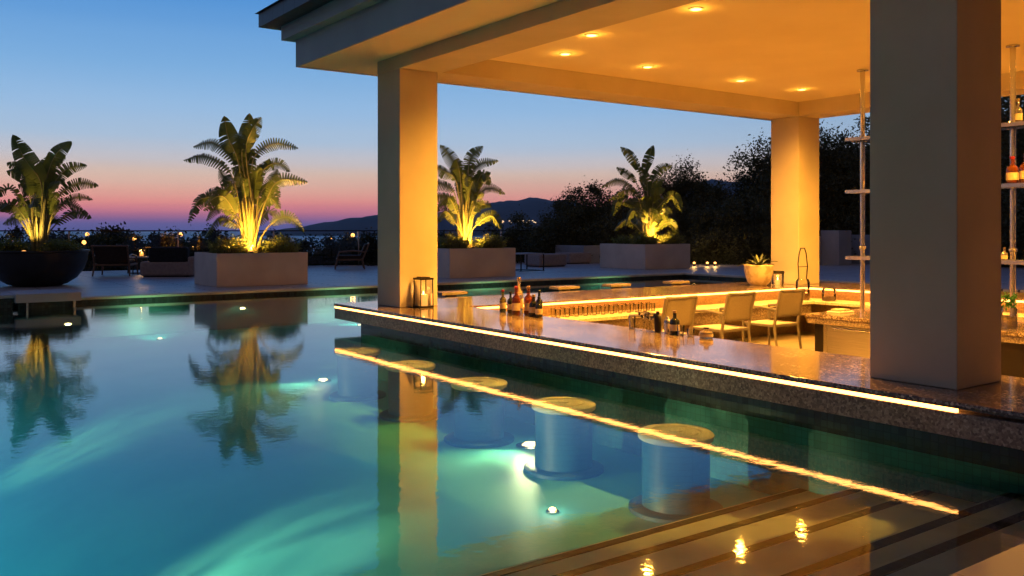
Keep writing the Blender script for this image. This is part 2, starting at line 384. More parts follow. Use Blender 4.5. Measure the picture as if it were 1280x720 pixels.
# ------------------------------------------------------------------ pool basin, deck, steps
BX0, BY1 = 5.08, 10.40          # pool-side wall of the bar and its far wall
PX0, PY0, PX1, PY1 = -3.4, 1.55, 17.6, 16.55
DX0, DEEP = -18, -1.9
Lp = [(PX0,PY0),(BX0,PY0),(BX0,BY1),(PX1,BY1),(PX1,PY1),(PX0,PY1)]
m = MB(); m.face([(x,y,0) for x,y in Lp]); tag(m.build('water', M['water']), kind='structure')
m = MB()
m.face([(3.0,PY0,-.6),(BX0,PY0,-.6),(BX0,BY1,-.6),(PX1,BY1,-.6),(PX1,PY1,-.6),(3.0,PY1,-.6)])
for k in range(12):          # the floor curves down to the deep end at the left
    f = lambda q: (3.0-4.2*q, -.6+(DEEP+.6)*(q*q*(3-2*q)))
    (xa,za),(xb,zb) = f(k/12), f((k+1)/12); m.face([(xb,PY0,zb),(xa,PY0,za),(xa,PY1,za),(xb,PY1,zb)])
m.face([(PX0,PY0,DEEP),(-1.2,PY0,DEEP),(-1.2,PY1,DEEP),(PX0,PY1,DEEP)])
tag(m.build('pool_floor', M['pool_floor'], smooth=True, weld=True), kind='structure')
m = MB()
for (a, b) in zip(Lp, Lp[1:]+Lp[:1]):
    if a[0] in (BX0,) and b[0] in (BX0,): continue
    if a == (BX0,BY1): continue
    m.face([(a[0],a[1],DEEP-.02),(b[0],b[1],DEEP-.02),(b[0],b[1],-.06),(a[0],a[1],-.06)])
tag(m.build('pool_wall', M['mosaic_green']), kind='structure')
m = MB()
for (a, b) in ((( PX0,PY1),(PX1,PY1)),((PX1,PY1),(PX1,PY0)),((PX0,PY0),(PX0,PY1)),((PX0,PY0),(BX0,PY0))):
    m.face([(a[0],a[1],-.06),(b[0],b[1],-.06),(b[0],b[1],.065),(a[0],a[1],.065)])
tag(m.build('pool_waterline', M['mosaic_dark']), kind='structure')
m = MB()
m.prism([(PX0,PY1-.02),(PX1-.02,PY1-.02),(PX1-.02,9.0),(PX1+.36,9.0),(PX1+.36,PY1+.36),(PX0,PY1+.36)], .06, .104)
tag(m.build('pool_coping', M['coping'], bevel=.006), kind='structure')
m = MB()
m.prism([(DX0,PY1+.36),(PX1+.36,PY1+.36),(PX1+.36,-6),(44,-6),(44,27.2),(DX0,27.2)], -.5, .1); m.box(DX0,PX0-.01,1.6,PY1+.359,-.5,.1)
tag(m.build('terrace_deck', M['deck']), kind='structure')
m = MB(); m.prism([(DX0,-6),(5.02,-6),(5.02,1.26),(DX0,1.26)], -.7, .07); tag(m.build('near_deck', M['near_deck']), kind='structure')
m = MB(); m.prism([(PX0,1.264),(5.02,1.264),(5.02,PY0+.03),(PX0,PY0+.03)], -.1, .075); tag(m.build('near_coping', M['near_deck'], bevel=.008), kind='structure')

t = thing('pool_steps', 'beige pool steps with black tiled nosings descending beside the bar wall', 'pool steps', (0, PY0, 0))
ys = [2.03, 2.37, 2.86, 3.33, 3.74]
for k, y in enumerate(ys):
    z = -.1*(k+1); y_in = PY0+.002 if k == 0 else ys[k-1]+.002
    m = MB(); m.box(PX0+.01, BX0-.003, y_in-PY0, y-PY0, DEEP, z); s = m.build('step', M['step_stone'], t)
    m = MB(); m.box(PX0+.01, BX0-.004, y-.078-PY0, y-.022-PY0, z+.0, z+.005); m.build('nosing', M['nosing'], s)

# ------------------------------------------------------------------ swim-up bar counter
FX, FY = 4.74, 10.48            # front lip and far corner
IX, IY = 5.88, 9.12             # inner edges (bar side)
RXi = 12.62                     # inner edge of the right wing
t = thing('bar_counter', 'long polished granite swim-up bar counter with glowing strip along its lip', 'bar counter', (FX, 4, 0))
def bp(mb, name, mt, parent=t, bevel=0, base=(FX,4,0)):
    mb.v = [(x-base[0], y-base[1], z-base[2]) for x,y,z in mb.v]
    return mb.build(name, mt, parent, bevel=bevel)
m = MB(); m.prism([(FX,-3),(IX,-3),(IX,IY),(RXi,IY),(RXi,-1),(13.9,-1),(13.9,FY),(FX,FY)], .297, .32); bp(m, 'countertop', M['granite_top'], bevel=.004)
m = MB(); m.box(FX+.006, FX+.09, -3, FY-.006, .128, .262); m.box(FX+.09, 13.9, FY-.09, FY-.006, .128, .262)
bp(m, 'fascia', M['granite_face'], bevel=.004)
m = MB(); m.box(FX+.004, FX+.09, -3, FY-.004, .286, .2965); bp(m, 'edge_band', M['granite_dark'])
m = MB(); m.box(FX+.09, FX+.12, -3, FY-.12, .13, .296); m.box(FX+.12, 13.85, FY-.12, FY-.09, .13, .296); bp(m, 'substructure', M['granite_dark'])
m = MB(); m.box(FX+.004, FX+.03, 2.48, FY-.02, .263, .285); bp(m, 'led_strip', M['led'])
m = MB(); m.box(BX0, BX0+.3, -3, BY1-.0, -.08, .296); m.box(BX0+.3, 13.8, BY1-.3, BY1, -.08, .296); bp(m, 'waterline_band', M['mosaic_dark'])
m = MB(); m.box(BX0, BX0+.3, -3, BY1, -.62, -.081); m.box(BX0+.3, 13.8, BY1-.3, BY1, -.62, -.081); bp(m, 'pool_side_wall', M['mosaic_green'])
m = MB(); m.box(BX0+.301, IX-.12, -3, IY+.1, -.46, .296); bp(m, 'front_base', M['counter_cream'])
m = MB(); m.box(IX-.119, BY1 and RXi+.1, IY+.1, BY1-.301, -.46, .296); m.box(RXi+.1, 13.75, -1, IY+.1, -.46, .296); bp(m, 'splashback', M['mosaic_cream'])
m = MB()
m.prism([(IX-.1,IY+.07),(RXi+.07,IY+.07),(RXi+.07,-1),(RXi+.03,-1),(RXi+.03,IY+.03),(IX-.1,IY+.03)], .268, .292)
bp(m, 'back_led_strip', M['led_back'])
m = MB(); m.prism([(IX-.1,8.66),(RXi-.46,8.66),(RXi-.46,-1),(RXi+.098,-1),(RXi+.098,IY+.098),(IX-.1,IY+.098)], .075, .12)
bp(m, 'lower_shelf', M['counter_cream'], bevel=.004)
m = MB(); m.box(IX-.1, RXi-.42, 8.72, 8.76, -.1, .0745); bp(m, 'shelf_apron', M['granite_face'])
m = MB(); m.box(BX0+.301, 13.9, -3, BY1-.3, -.56, -.45); tag(m.build('bar_floor', M['bar_floor']), kind='structure')

# ------------------------------------------------------------------ pavilion
CX0, CX1 = 5.10, 5.63
pav = thing('pavilion', 'open pavilion with square rendered columns and coffered ceiling over the bar', 'pavilion', (CX0, 2.66, .32))
def pp(mb, name, mt, bevel=0, parent=pav):
    mb.v = [(x-CX0, y-2.66, z-.32) for x,y,z in mb.v]
    return mb.build(name, mt, parent, bevel=bevel)
ZB, ZC, ZS = 3.2, 3.44, 3.36
for (a,b,c,d) in ((CX0,CX1,2.66,3.22),(CX0,CX1,9.40,9.98),(12.77,13.35,9.38,9.96),(12.77,13.35,2.66,3.22)):
    m = MB(); m.box(a+.002, b, c, d-.002, .321, ZB); pp(m, 'column', M['stucco'], bevel=.006)
m = MB(); m.box(CX0, CX1+.05, -1.5, 9.98, ZB, ZS+.3); pp(m, 'front_beam', M['stucco'], bevel=.004)
m = MB(); m.box(CX1+.051, 13.36, 9.38, 9.981, ZB+.001, ZS+.3); pp(m, 'back_beam', M['stucco'], bevel=.004)
m = MB(); m.box(12.77, 13.36, -1.5, 9.379, ZB+.001, ZS+.3); pp(m, 'side_beam', M['stucco'], bevel=.004)
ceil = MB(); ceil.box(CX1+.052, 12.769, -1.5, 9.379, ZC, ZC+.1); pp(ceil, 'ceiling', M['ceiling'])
EX, EY = 4.385, 10.86
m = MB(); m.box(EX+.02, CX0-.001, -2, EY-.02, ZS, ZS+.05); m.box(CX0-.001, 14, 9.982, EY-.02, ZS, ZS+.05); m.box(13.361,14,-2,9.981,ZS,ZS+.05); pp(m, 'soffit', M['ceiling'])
m = MB(); m.box(EX, EX+.02, -2.02, EY, ZS-.01, ZS+.34); m.box(EX+.02, 14.02, EY-.02, EY, ZS-.01, ZS+.34); pp(m, 'fascia_board', M['fascia_paint'])
m = MB(); m.box(EX-.14, EX-.001, -2.1, EY+.14, ZS+.34, ZS+.52); m.box(EX, 14.1, EY+.001, EY+.14, ZS+.34, ZS+.52); pp(m, 'cornice', M['fascia_paint'])
rf = MB(); rf.prism([(EX-.36,-2.3),(14.4,-2.3),(14.4,EY+.36),(EX-.36,EY+.36)], ZS+.52, ZS+.70)
pp(rf, 'roof_edge', M['roof_tile'])
rf = MB(); hz = ZS+2.0
c4 = [(EX-.40,-2.34,ZS+.70),(14.44,-2.34,ZS+.70),(14.44,EY+.40,ZS+.70),(EX-.40,EY+.40,ZS+.70)]; r1 = (9.2,3.2,hz); r2 = (9.2,5.6,hz)
rf.face([c4[0],c4[1],r1]); rf.face([c4[1],c4[2],r2,r1]); rf.face([c4[2],c4[3],r2]); rf.face([c4[3],c4[0],r1,r2]); pp(rf, 'roof', M['roof_tile'])

# downlights
DL = [(6.50,7.51,'next to the front beam, between corner and top edge'),(6.93,8.50,'in the corner nearest the left column'),(8.37,8.53,'second along the back beam'),(10.24,8.52,'third along the back beam'),
      (11.65,8.50,'in the corner above the far right column'),(11.84,7.30,'beside the shelf pole top'),(6.57,6.02,'at the top edge of the view'),
      (6.6,4.4,'near the column closest to the camera'),(8.4,3.9,'over the near end, second from the front beam'),(10.1,3.9,'over the near end, third from the front beam'),(11.8,4.4,'over the near end of the shelf rack'),(11.8,5.9,'above the middle of the shelf rack')]
for i, (x, y, s) in enumerate(DL):
    d = thing('downlight', 'round warm ceiling downlight '+(s or 'over the near side of the bar'), 'downlight', (x,y,ZC), 0, 'downlights in the pavilion ceiling')
    m = MB(); m.lathe([(.075,-.001),(.075,-.008),(.058,-.012),(.058,-.004)], cap=False); m.build('trim_ring', M['white_trim'], d, True)
    m = MB(); m.lathe([(.057,-.003),(.05,-.012),(.02,-.018)]); m.build('lens', M['lamp_lens'], d, True)
    light('SPOT', 'downlight_beam', (0,0,-.03), 930, WARM, .05, d, 150, .9, rot=(0,0,0))
    light('POINT', 'downlight_glow', (0,0,-.07), 2.5, WARM, .03, d)


# ------------------------------------------------------------------ pool furniture and lamps
def make_stool(loc, label):
    t = thing('submerged_stool', label, 'pool stool', loc, 0, 'submerged stools along the swim-up bar')
    m = MB(); m.lathe([(.31,0),(.31,.025),(.29,.035),(.225,.036)], seg=40); m.build('base_ring', M['stool_tile'], t, True)
    m = MB(); m.lathe([(.222,.03),(.222,.47)], seg=48); m.build('pedestal', M['stool_tile'], t, True)
    m = MB(); m.lathe([(.222,.465),(.245,.475),(.25,.49),(.25,.508),(.235,.52),(.17,.521),(.165,.514),(.15,.512),(.145,.52),(.06,.521)], seg=40); s = m.build('seat', M['step_stone'], t, True)
    m = MB(); m.lathe([(.045,.521),(.045,.530),(.03,.532)], seg=24); m.build('centre_cap', M['step_stone'], s, True)
    return t
spots = [(4.30,4.12,'nearest round submerged stool seat, fully shown on its wide blue pedestal'),(4.32,5.32,'second nearest submerged round stool seat, behind the strip reflection'),
         (4.32,6.50,'middle of the five submerged round stool seats'),(4.33,7.75,'submerged round stool next to the farthest one, by the column reflection'),(4.36,9.0,'farthest submerged round stool, near the bar corner')]
first = make_stool((spots[0][0],spots[0][1],-.6), spots[0][2])
for x, y, s in spots[1:]: dup(first, (x,y,-.6), 0, s)
def surf_stool(p, label, first=[None]):
    if first[0]: return dup(first[0], p, 0, label)
    t = thing('pool_bar_stool', label, 'pool stool', p, 0, 'stone stools standing in the water behind the back counter')
    m = MB(); m.lathe([(.09,-.6),(.09,.32)], seg=28); m.build('pedestal', M['seat_stone'], t, True)
    m = MB(); m.box(-.22,.22,-.12,.12,.32,.365); m.build('seat', M['seat_stone'], t, bevel=.008)
    first[0] = t; return t
for x, s in ((6.75,'flat oblong stone stool top beside the left column'),(8.87,'flat oblong stone stool top left of the middle behind the back counter'),(9.98,'flat oblong stone stool top right of the middle behind the back counter'),(11.39,'flat oblong stone stool top farthest from the left column')):
    surf_stool((x,10.9,0), s)

YG = (1.0, .95, .42); TEAL = (.35, .9, .85)
def gobo(d, k=5):
    """noise pattern put into the lamp strength in place of water caustics"""
    d.use_nodes = True; n = d.node_tree
    em = n.nodes['Emission']; g = n.nodes.new('ShaderNodeTexCoord')
    mpn = n.nodes.new('ShaderNodeMapping'); mpn.inputs['Scale'].default_value = (k, k, k)
    nz = n.nodes.new('ShaderNodeTexNoise'); nz.inputs['Scale'].default_value = 1.2; nz.inputs['Distortion'].default_value = 1.4
    v = n.nodes.new('ShaderNodeTexVoronoi'); v.feature = 'SMOOTH_F1'; v.inputs['Scale'].default_value = 1.6
    n.links.new(g.outputs['Normal'], mpn.inputs[0]); n.links.new(mpn.outputs[0], nz.inputs[0])
    ad = n.nodes.new('ShaderNodeVectorMath'); ad.operation = 'ADD'
    n.links.new(mpn.outputs[0], ad.inputs[0]); n.links.new(nz.outputs['Color'], ad.inputs[1]); n.links.new(ad.outputs[0], v.inputs[0])
    mr = n.nodes.new('ShaderNodeMapRange'); mr.inputs['From Min'].default_value = .15; mr.inputs['From Max'].default_value = .75
    mr.inputs['To Min'].default_value = .5; mr.inputs['To Max'].default_value = 1.9
    n.links.new(v.outputs['Distance'], mr.inputs[0]); n.links.new(mr.outputs[0], em.inputs['Strength'])
def pool_lamp(p, label, e, h=.16, col=(.75,1,.82), lens=.045, dirv=None):
    t = thing('pool_lamp', label, 'pool lamp', p, 0, 'underwater pool lamps')
    m = MB(); rk = lens/.045; m.lathe([(.10*rk,0),(.10*rk,.012),(.07*rk,.022),(.062*rk,.014)], seg=28, cap=False); m.build('steel_ring', M['steel_plain'], t, True)
    m = MB(); m.lathe([(.06*rk,.010),(lens,.03),(.01*rk,.036)], seg=24); m.build('lens', M['pool_lens'], t, True)
    light('SPOT', 'pool_glow', (0,0,h), e, col, .06, t, 172, .5, rot=(0,0,0))
    if dirv:
        tgt, be, sp = dirv
        l = light('SPOT', 'pool_beam', (-.02,0,.2), be, YG, .03, t, sp, 1.0)
        l.rotation_euler = (Vector(tgt)-Vector(p)-Vector((-.02,0,.2))).to_track_quat('-Z','Y').to_euler(); gobo(l.data)
    return t
pool_lamp((4.55,6.05,-.6), 'bright starry underwater lamp on the pool floor between the stools', 2, .2, (1,.85,.5), .058, ((1.6,5.2,-.45), 60, 110))
pool_lamp((3.60,4.55,-.6), 'small underwater lamp on the pool floor ahead of the nearest stool', 1.2, .1, (1,.9,.6), .02)
pool_lamp((4.45,10.15,-.6), 'underwater lamp on the pool floor off the bar corner', 3, .2, (1,.9,.6), .045, ((1.6,9.4,-.45), 50, 110))
pool_lamp((5.56,16.35,-.22), 'underwater lamp under the coping in front of the tallest planted box', 10, .06, (1,.9,.5))
pool_lamp((2.45,15.35,-.24), 'underwater lamp below the spillway of the stone ledge', 8, .06, (1,.85,.45))
pool_lamp((7.2,12.2,-.6), 'underwater lamp on the pool floor behind the back counter', 7, .14, (1,.9,.6))
for k, (x, s) in enumerate(((0.3,'first'),(3.9,'second'),(7.6,'third'),(11.2,'fourth'),(14.8,'fifth'))):  # lamps added so the far wall glows green below the water
    zf = -.6 if x > 3 else -1.15
    q = pool_lamp((x,15.62,zf), 'added underwater lamp on the pool floor washing the far wall, %s from the left' % s, .5, .15, (.5,1,.7), .03)
    l = light('SPOT', 'wall_wash', (0,0,.12), 70, (.35,1.0,.55), .05, q, 104, 1.0)
    l.rotation_euler = Vector((0,1,-.05)).to_track_quat('-Z','Y').to_euler()
# broad beams from recessed wall lamps under the bar, with a ripple pattern put into the lamp
def beam(p, target, e, col, spot, label, ripple=True):
    t = thing('added_pool_lamp', label, 'pool lamp', p, 0, 'recessed wall lamps under the bar')
    m = MB(); m.tube([(.0,0,0),(-.02,0,0)], .03, 20); m.build('lens', M['pool_lens_soft'], t, True)
    l = light('SPOT', 'pool_beam', (-.06,0,0), e, col, .03, t, spot, 1.0)
    l.rotation_euler = (Vector(target)-Vector(p)).to_track_quat('-Z','Y').to_euler()
    if ripple:
        gobo(l.data)
M['pool_lens_soft'] = emit('added_lamp_lens', (.8,1,.7), .1)
t = thing('added_pool_lamp', 'unseen warm lamp added in the near pool wall to brighten the steps', 'pool lamp', (.6,PY0+.001,-.055), 0, 'added lamps at the steps')  # unseen lamp added to brighten the submerged steps
m = MB(); m.tube([(0,0,0),(0,.02,0)], .03, 20); m.build('lens', M['pool_lens_soft'], t, True)
l = light('SPOT', 'added_step_beam', (0,.05,0), 420, (1,.78,.48), .04, t, 70, 1.0)
l.rotation_euler = Vector((3.4,1.5,-1.9)).to_track_quat('-Z','Y').to_euler()
# unseen lamps added in the left wall to brighten the deep pool floor
for k, (y, s) in enumerate(((4.6,'nearest'),(7.6,'second'),(10.6,'third'),(13.6,'farthest'))):
    t = thing('added_pool_lamp', s+' unseen teal lamp added in the left wall of the pool to brighten its floor', 'pool lamp', (PX0+.001,y,-.55), 0, 'added lamps in the left pool wall')
    m = MB(); m.tube([(0,0,0),(.03,0,0)], .11, 28); m.build('lens', M['pool_lens_soft'], t, True)
    l = light('SPOT', 'pool_beam', (.06,0,0), 900, (.12,.86,.92), .1, t, 92, 1.0)
    l.rotation_euler = Vector((1,0,-.78)).to_track_quat('-Z','Y').to_euler()

for k, (y, tg, e, s) in enumerate(((6.2,(3.2,4.9),2500,'near'),(10.2,(3.3,9.6),900,'far'))):  # unseen lamps added to throw a yellow rippled glow toward the bar
    t = thing('added_pool_lamp', s+' unseen narrow beam lamp added in the left wall of the pool for the rippled glow', 'pool lamp', (PX0+.001,y,-.3), 0, 'added lamps in the left pool wall')
    m = MB(); m.tube([(0,0,0),(.03,0,0)], .11, 28); m.build('lens', M['pool_lens_soft'], t, True)
    l = light('SPOT', 'pool_beam', (.06,0,0), e, (1,.84,.36), .05, t, 21, 1.0)
    v = Vector((tg[0]-PX0, tg[1]-y, 0)).normalized(); v.z = -.075
    l.rotation_euler = v.to_track_quat('-Z','Y').to_euler(); gobo(l.data, 16)

# stone ledge with spillway at the left end of the far edge
t = thing('stone_ledge', 'dark mosaic spa ledge with stone slab and spillway at left pool edge', 'stone ledge', (0,15.6,0))
m = MB(); m.box(PX0+.01,1.72,.05,.9,-.6,.2); m.build('mosaic_wall', M['mosaic_dark'], t)
m = MB(); m.box(PX0+.01,1.80,0,.94,.201,.25); m.build('cap_slab', M['planter_grey'], t, bevel=.005)
m = MB(); m.box(1.74,2.66,-.12,.94,.13,.262); m.build('spillway_slab', M['planter_grey'], t, bevel=.004)
m = MB(); m.box(1.82,2.60,.3,.9,-.6,.129); m.build('recess_wall', M['mosaic_dark'], t)
for q in (1.90,2.57):
    m = MB(); m.box(q,q+.03,.0,.29,-.1,.129); m.build('spillway_cheek', M['steel_plain'], t)

# ------------------------------------------------------------------ planters with bird-of-paradise plants
def bez(pts, n):
    """smooth curve through points (Catmull-Rom)"""
    P_ = [pts[0]*2-pts[1]]+list(pts)+[pts[-1]*2-pts[-2]]; out = []
    segs = len(pts)-1
    for i in range(n+1):
        u = i/n*segs; k = min(int(u), segs-1); f = u-k
        a, b, c, d = P_[k], P_[k+1], P_[k+2], P_[k+3]
        out.append(.5*((2*b)+(c-a)*f+(2*a-5*b+4*c-d)*f*f+(3*b-a-3*c+d)*f**3))
    return out
def leaf(mb, pts, width, split, roll, fold, rs):
    """torn paddle leaf along pts: strips off the midrib, folded in a V, torn between strips"""
    n = len(pts)-1; S = []
    for i in range(n):
        S.append(i/n)
    S.append(1.0); K = len(S)
    def P_at(s):
        u = s*n; k = min(int(u), n-1); return pts[k].lerp(pts[k+1], u-k)
    def T_at(s):
        a = P_at(max(0, s-.04)); b = P_at(min(1, s+.04)); return (b-a).normalized()
    view = -AWAY
    for side in (-1, 1):
        gap_run = 0
        for i in range(K-1):
            s0, s1 = S[i], S[i+1]
            def prof(s): return width*(sin(pi*min(1, s*.93+.07))**.62)*(1-.25*s)
            T0, T1 = T_at(s0), T_at(s1)
            def sd(T):
                a = T.cross(view);  a = a.normalized() if a.length > .05 else RIGHT.copy()
                b = T.cross(a).normalized()
                r = roll+side*0
                v = a*cos(r)+b*sin(r)
                nrm = T.cross(v)
                return (v*side*cos(fold)+nrm*(sin(fold))).normalized(), nrm
            d0, q0 = sd(T0); d1, q1 = sd(T1)
            torn = rs.random() < split
            tear = (.62 if torn else .03)
            w0 = prof(s0)*(1-rs.uniform(0,.10)*split); w1 = prof(s1)*(1-rs.uniform(0,.16)*split)
            p0, p1 = P_at(s0), P_at(s1)
            sweep = (p1-p0)*(1.1)
            droop = -UP*(w0*.16)+q0*rs.uniform(-.12,.12)*w0*split
            e0 = p0+d0*w0+sweep*.9*(w0/width)+droop
            e1 = p1+d1*w1+sweep*.9*(w1/width)-(e0-e0)-UP*(w1*.16)+q0*rs.uniform(-.12,.12)*w1*split
            e1 = e1.lerp(e0, tear)
            m0 = p0.lerp(e0, .5)+UP*w0*.05; m1 = p1.lerp(e1, .5)+UP*w0*.05
            mb.face([p0, p1, m1, m0]); mb.face([m0, m1, e1, e0])
def bop(name_label, px, py_base, zbase, dist, crop, leaves, seed, group='uplit bird of paradise plants'):
    """crop=(ox,oy,scale): leaf paths were read off an enlarged view; turned into metres at the plant's own distance"""
    rs = random.Random(seed); ox, oy, scl = crop
    r = (px-640)/FPX; base = AWAY*dist+RIGHT*(r*dist); base.z = zbase
    t = thing('bird_of_paradise', name_label, 'plant', base, 0, group)
    ppm = FPX/dist
    bx, by = px, py_base
    def loc(u, v, dep):
        return RIGHT*(((ox+u/scl)-bx)/ppm)+UP*((by-(oy+v/scl))/ppm)+AWAY*dep
    st, bl = MB(), MB()
    for (a, b, c, wd, sp, roll) in leaves:
        dep = rs.uniform(-.75,.75)
        b0 = RIGHT*rs.uniform(-.16,.16)+AWAY*(rs.uniform(-.14,.14))-UP*.08
        A_, B_, C_ = loc(*a, dep*.45), loc(*b, dep*.8), loc(*c, dep)
        mid = b0.lerp(A_, .5)+UP*.06
        mid.x = b0.x*.6+A_.x*.4; mid.y = b0.y*.6+A_.y*.4
        cur = bez([b0, mid, A_, B_, C_], 44)
        k = 22
        st.tube(cur[:k+3], [.034-.024*i/(k+2) for i in range(k+3)], 7)
        mr = cur[k:]
        st.tube(mr, [.012-.010*i/(len(mr)-1) for i in range(len(mr))], 5)
        leaf(bl, mr, wd*1.12, sp, roll+rs.uniform(-.2,.2), rs.uniform(.25,.5), rs)
    for k in range(8):    # young leaves filling the heart of the plant
        an = rs.uniform(0,2*pi); h = rs.uniform(.8,2.1); rr = rs.uniform(.15,.45)
        dv = RIGHT*cos(an)+AWAY*sin(an)
        cur = bez([dv*.08, dv*.12+UP*h*.35, dv*rr*.5+UP*h*.65, dv*rr*.9+UP*h*.92, dv*(rr*1.8)+UP*h], 44)
        st.tube(cur[:24], [.028-.02*i/23 for i in range(24)], 7); mr = cur[22:]
        leaf(bl, mr, rs.uniform(.15,.22), .35, rs.uniform(-.5,.5), .3, rs)
    # extra leaves that lean toward and away from the pool so the crown has depth
    for k in range(9):
        an = rs.choice((-1,1))*(pi/2)+rs.uniform(-.7,.7); h = rs.uniform(.7,1.9); rr = rs.uniform(.5,1.0)
        dv = RIGHT*cos(an)+AWAY*sin(an)
        b0 = dv*.1; A_ = dv*rr*.4+UP*h*.7; B_ = dv*rr*.8+UP*h; C_ = dv*(rr*1.25)+UP*(h*.85)
        cur = bez([b0, dv*.15+UP*h*.35, A_, B_, C_], 34)
        st.tube(cur[:20], [.034-.024*i/19 for i in range(20)], 7); mr = cur[17:]
        st.tube(mr, [.012-.010*i/(len(mr)-1) for i in range(len(mr))], 5)
        leaf(bl, mr, rs.uniform(.14,.2), .6, rs.uniform(-.6,.6), .3, rs)
    for k in range(7):     # thick lower sheaths
        an = rs.uniform(0,2*pi); dv = RIGHT*cos(an)+AWAY*sin(an)
        st.tube([dv*.10-UP*.05, dv*.15+UP*.4, dv*.2+UP*.8, dv*.3+UP*1.15], [.05,.046,.034,.018], 8)
    st.build('stalks', M['stalk'], t, True); bl.build('foliage', M['banana_leaf'], t)
    return t
F_ = .9  # paddle leaves that face the viewer
L1 = [((200,190),(170,115),(158,48),.24,.15,0),((212,180),(228,105),(237,38),.22,.15,.15),((238,170),(265,105),(302,63),.19,.5,.2),
      ((250,190),(315,138),(397,152),.17,.95,.55),((268,230),(310,195),(352,222),.16,.9,.5),((300,310),(345,255),(435,262),.19,.9,.5),
      ((182,200),(110,130),(38,142),.17,.95,.5),((182,230),(110,180),(46,194),.17,.9,.5),((175,300),(128,235),(122,290),.17,.8,.6),
      ((150,300),(100,288),(42,330),.18,.8,.5),((190,335),(105,315),(68,392),.18,.85,.5),((205,350),(135,335),(98,385),.17,.8,.5),
      ((205,405),(150,375),(104,436),.18,.85,.6),((300,395),(350,370),(402,422),.18,.9,.6),((215,350),(185,310),(160,320),.22,.3,.2),
      ((245,330),(240,280),(215,250),.2,.4,.3),((270,345),(300,310),(335,345),.17,.7,.4),((215,250),(205,170),(190,110),.22,.3,.1),
      ((255,300),(290,250),(300,210),.17,.6,.3),((230,300),(225,220),(245,150),.2,.4,.2),((180,270),(150,250),(130,215),.15,.8,.3)]
L0 = [((150,262),(115,190),(84,113),.25,.12,0),((150,252),(180,170),(233,127),.18,.25,.2),((165,272),(205,215),(269,202),.16,.5,.4),
      ((172,300),(222,258),(283,266),.15,.7,.5),((190,325),(225,305),(268,312),.12,.8,.4),((190,352),(240,325),(303,354),.15,.8,.5),
      ((112,300),(55,225),(-35,215),.27,.3,.35),((75,372),(35,368),(-15,392),.16,.8,.4),((62,352),(30,325),(-10,318),.14,.9,.5),
      ((130,360),(100,340),(60,300),.2,.3,.3),((150,360),(165,320),(190,290),.18,.4,.2),((120,330),(95,280),(60,265),.2,.3,.2),((140,350),(150,300),(150,240),.2,.3,.1)]
L2 = [((112,185),(78,110),(34,58),.20,.6,.2),((150,165),(165,105),(211,68),.19,.5,.2),((160,192),(200,138),(273,126),.17,.85,.4),
      ((185,230),(210,205),(244,200),.14,.85,.4),((182,272),(232,232),(299,258),.17,.85,.5),((100,205),(55,170),(15,150),.18,.7,.3),
      ((92,252),(30,215),(-40,210),.18,.8,.5),((95,290),(30,265),(-30,300),.18,.8,.5),((180,330),(212,302),(245,312),.15,.7,.4),
      ((185,385),(245,348),(285,402),.18,.6,.5),((118,210),(110,150),(100,115),.22,.3,.1),((110,330),(50,290),(-10,330),.18,.7,.4),
      ((150,250),(150,190),(135,140),.2,.3,.1),((100,380),(60,330),(20,380),.17,.6,.4),((165,300),(190,270),(215,262),.16,.6,.3)]
L3 = [((192,172),(155,105),(110,72),.19,.5,.2),((216,182),(232,110),(249,62),.18,.3,.1),((246,232),(285,155),(337,140),.19,.6,.3),
      ((182,252),(118,200),(44,228),.17,.9,.5),((182,212),(142,170),(104,148),.16,.6,.3),((205,330),(125,270),(92,350),.20,.5,.5),
      ((252,328),(315,270),(350,335),.20,.5,.5),((212,420),(150,368),(98,412),.15,.5,.5),((252,420),(315,375),(356,435),.17,.5,.5),
      ((225,250),(215,200),(190,150),.2,.3,.1),((235,300),(250,250),(235,230),.2,.3,.2),((215,300),(170,290),(130,300),.17,.5,.3),((245,370),(285,340),(300,370),.17,.5,.4),
      ((205,350),(165,330),(140,390),.15,.6,.4),((200,270),(150,240),(70,285),.18,.6,.4)]
def dist_of(p): return AWAY.dot(p)
def undergrowth(c, rx, ry, h, label, n=420, seed=1):
    rs = random.Random(seed); m = MB(); s = MB()
    for i in range(n):
        a = rs.uniform(0,2*pi); q = rs.random()**.5
        x, y = cos(a)*q*rx, sin(a)*q*ry; hh = h*rs.uniform(.35,1)*(1-.4*q)
        tip = Vector((x+rs.uniform(-.12,.12), y+rs.uniform(-.12,.12), hh)); b = Vector((x*.8, y*.8, -.03))
        if i % 6 == 0: s.tube([b, b.lerp(tip,.6)+Vector((0,0,.03)), tip], [.006,.004,.002], 4)
        for k in range(5):
            f = rs.uniform(.35,1); p = b.lerp(tip, f); d = Vector((rs.uniform(-1,1), rs.uniform(-1,1), rs.uniform(-.2,1.1))).normalized()
            e = d.cross(Vector((rs.uniform(-1,1),rs.uniform(-1,1),rs.uniform(-1,1)))).normalized()*.013; l = rs.uniform(.05,.1)
            m.face([p, p+d*l*.5+e, p+d*l, p+d*l*.5-e])
    t = thing('low_shrub', label, 'shrub', c, 0, 'low shrubs in the planters')
    m.build('foliage', M['shrub_leaf'], t); s.build('stems', M['bark'], t)
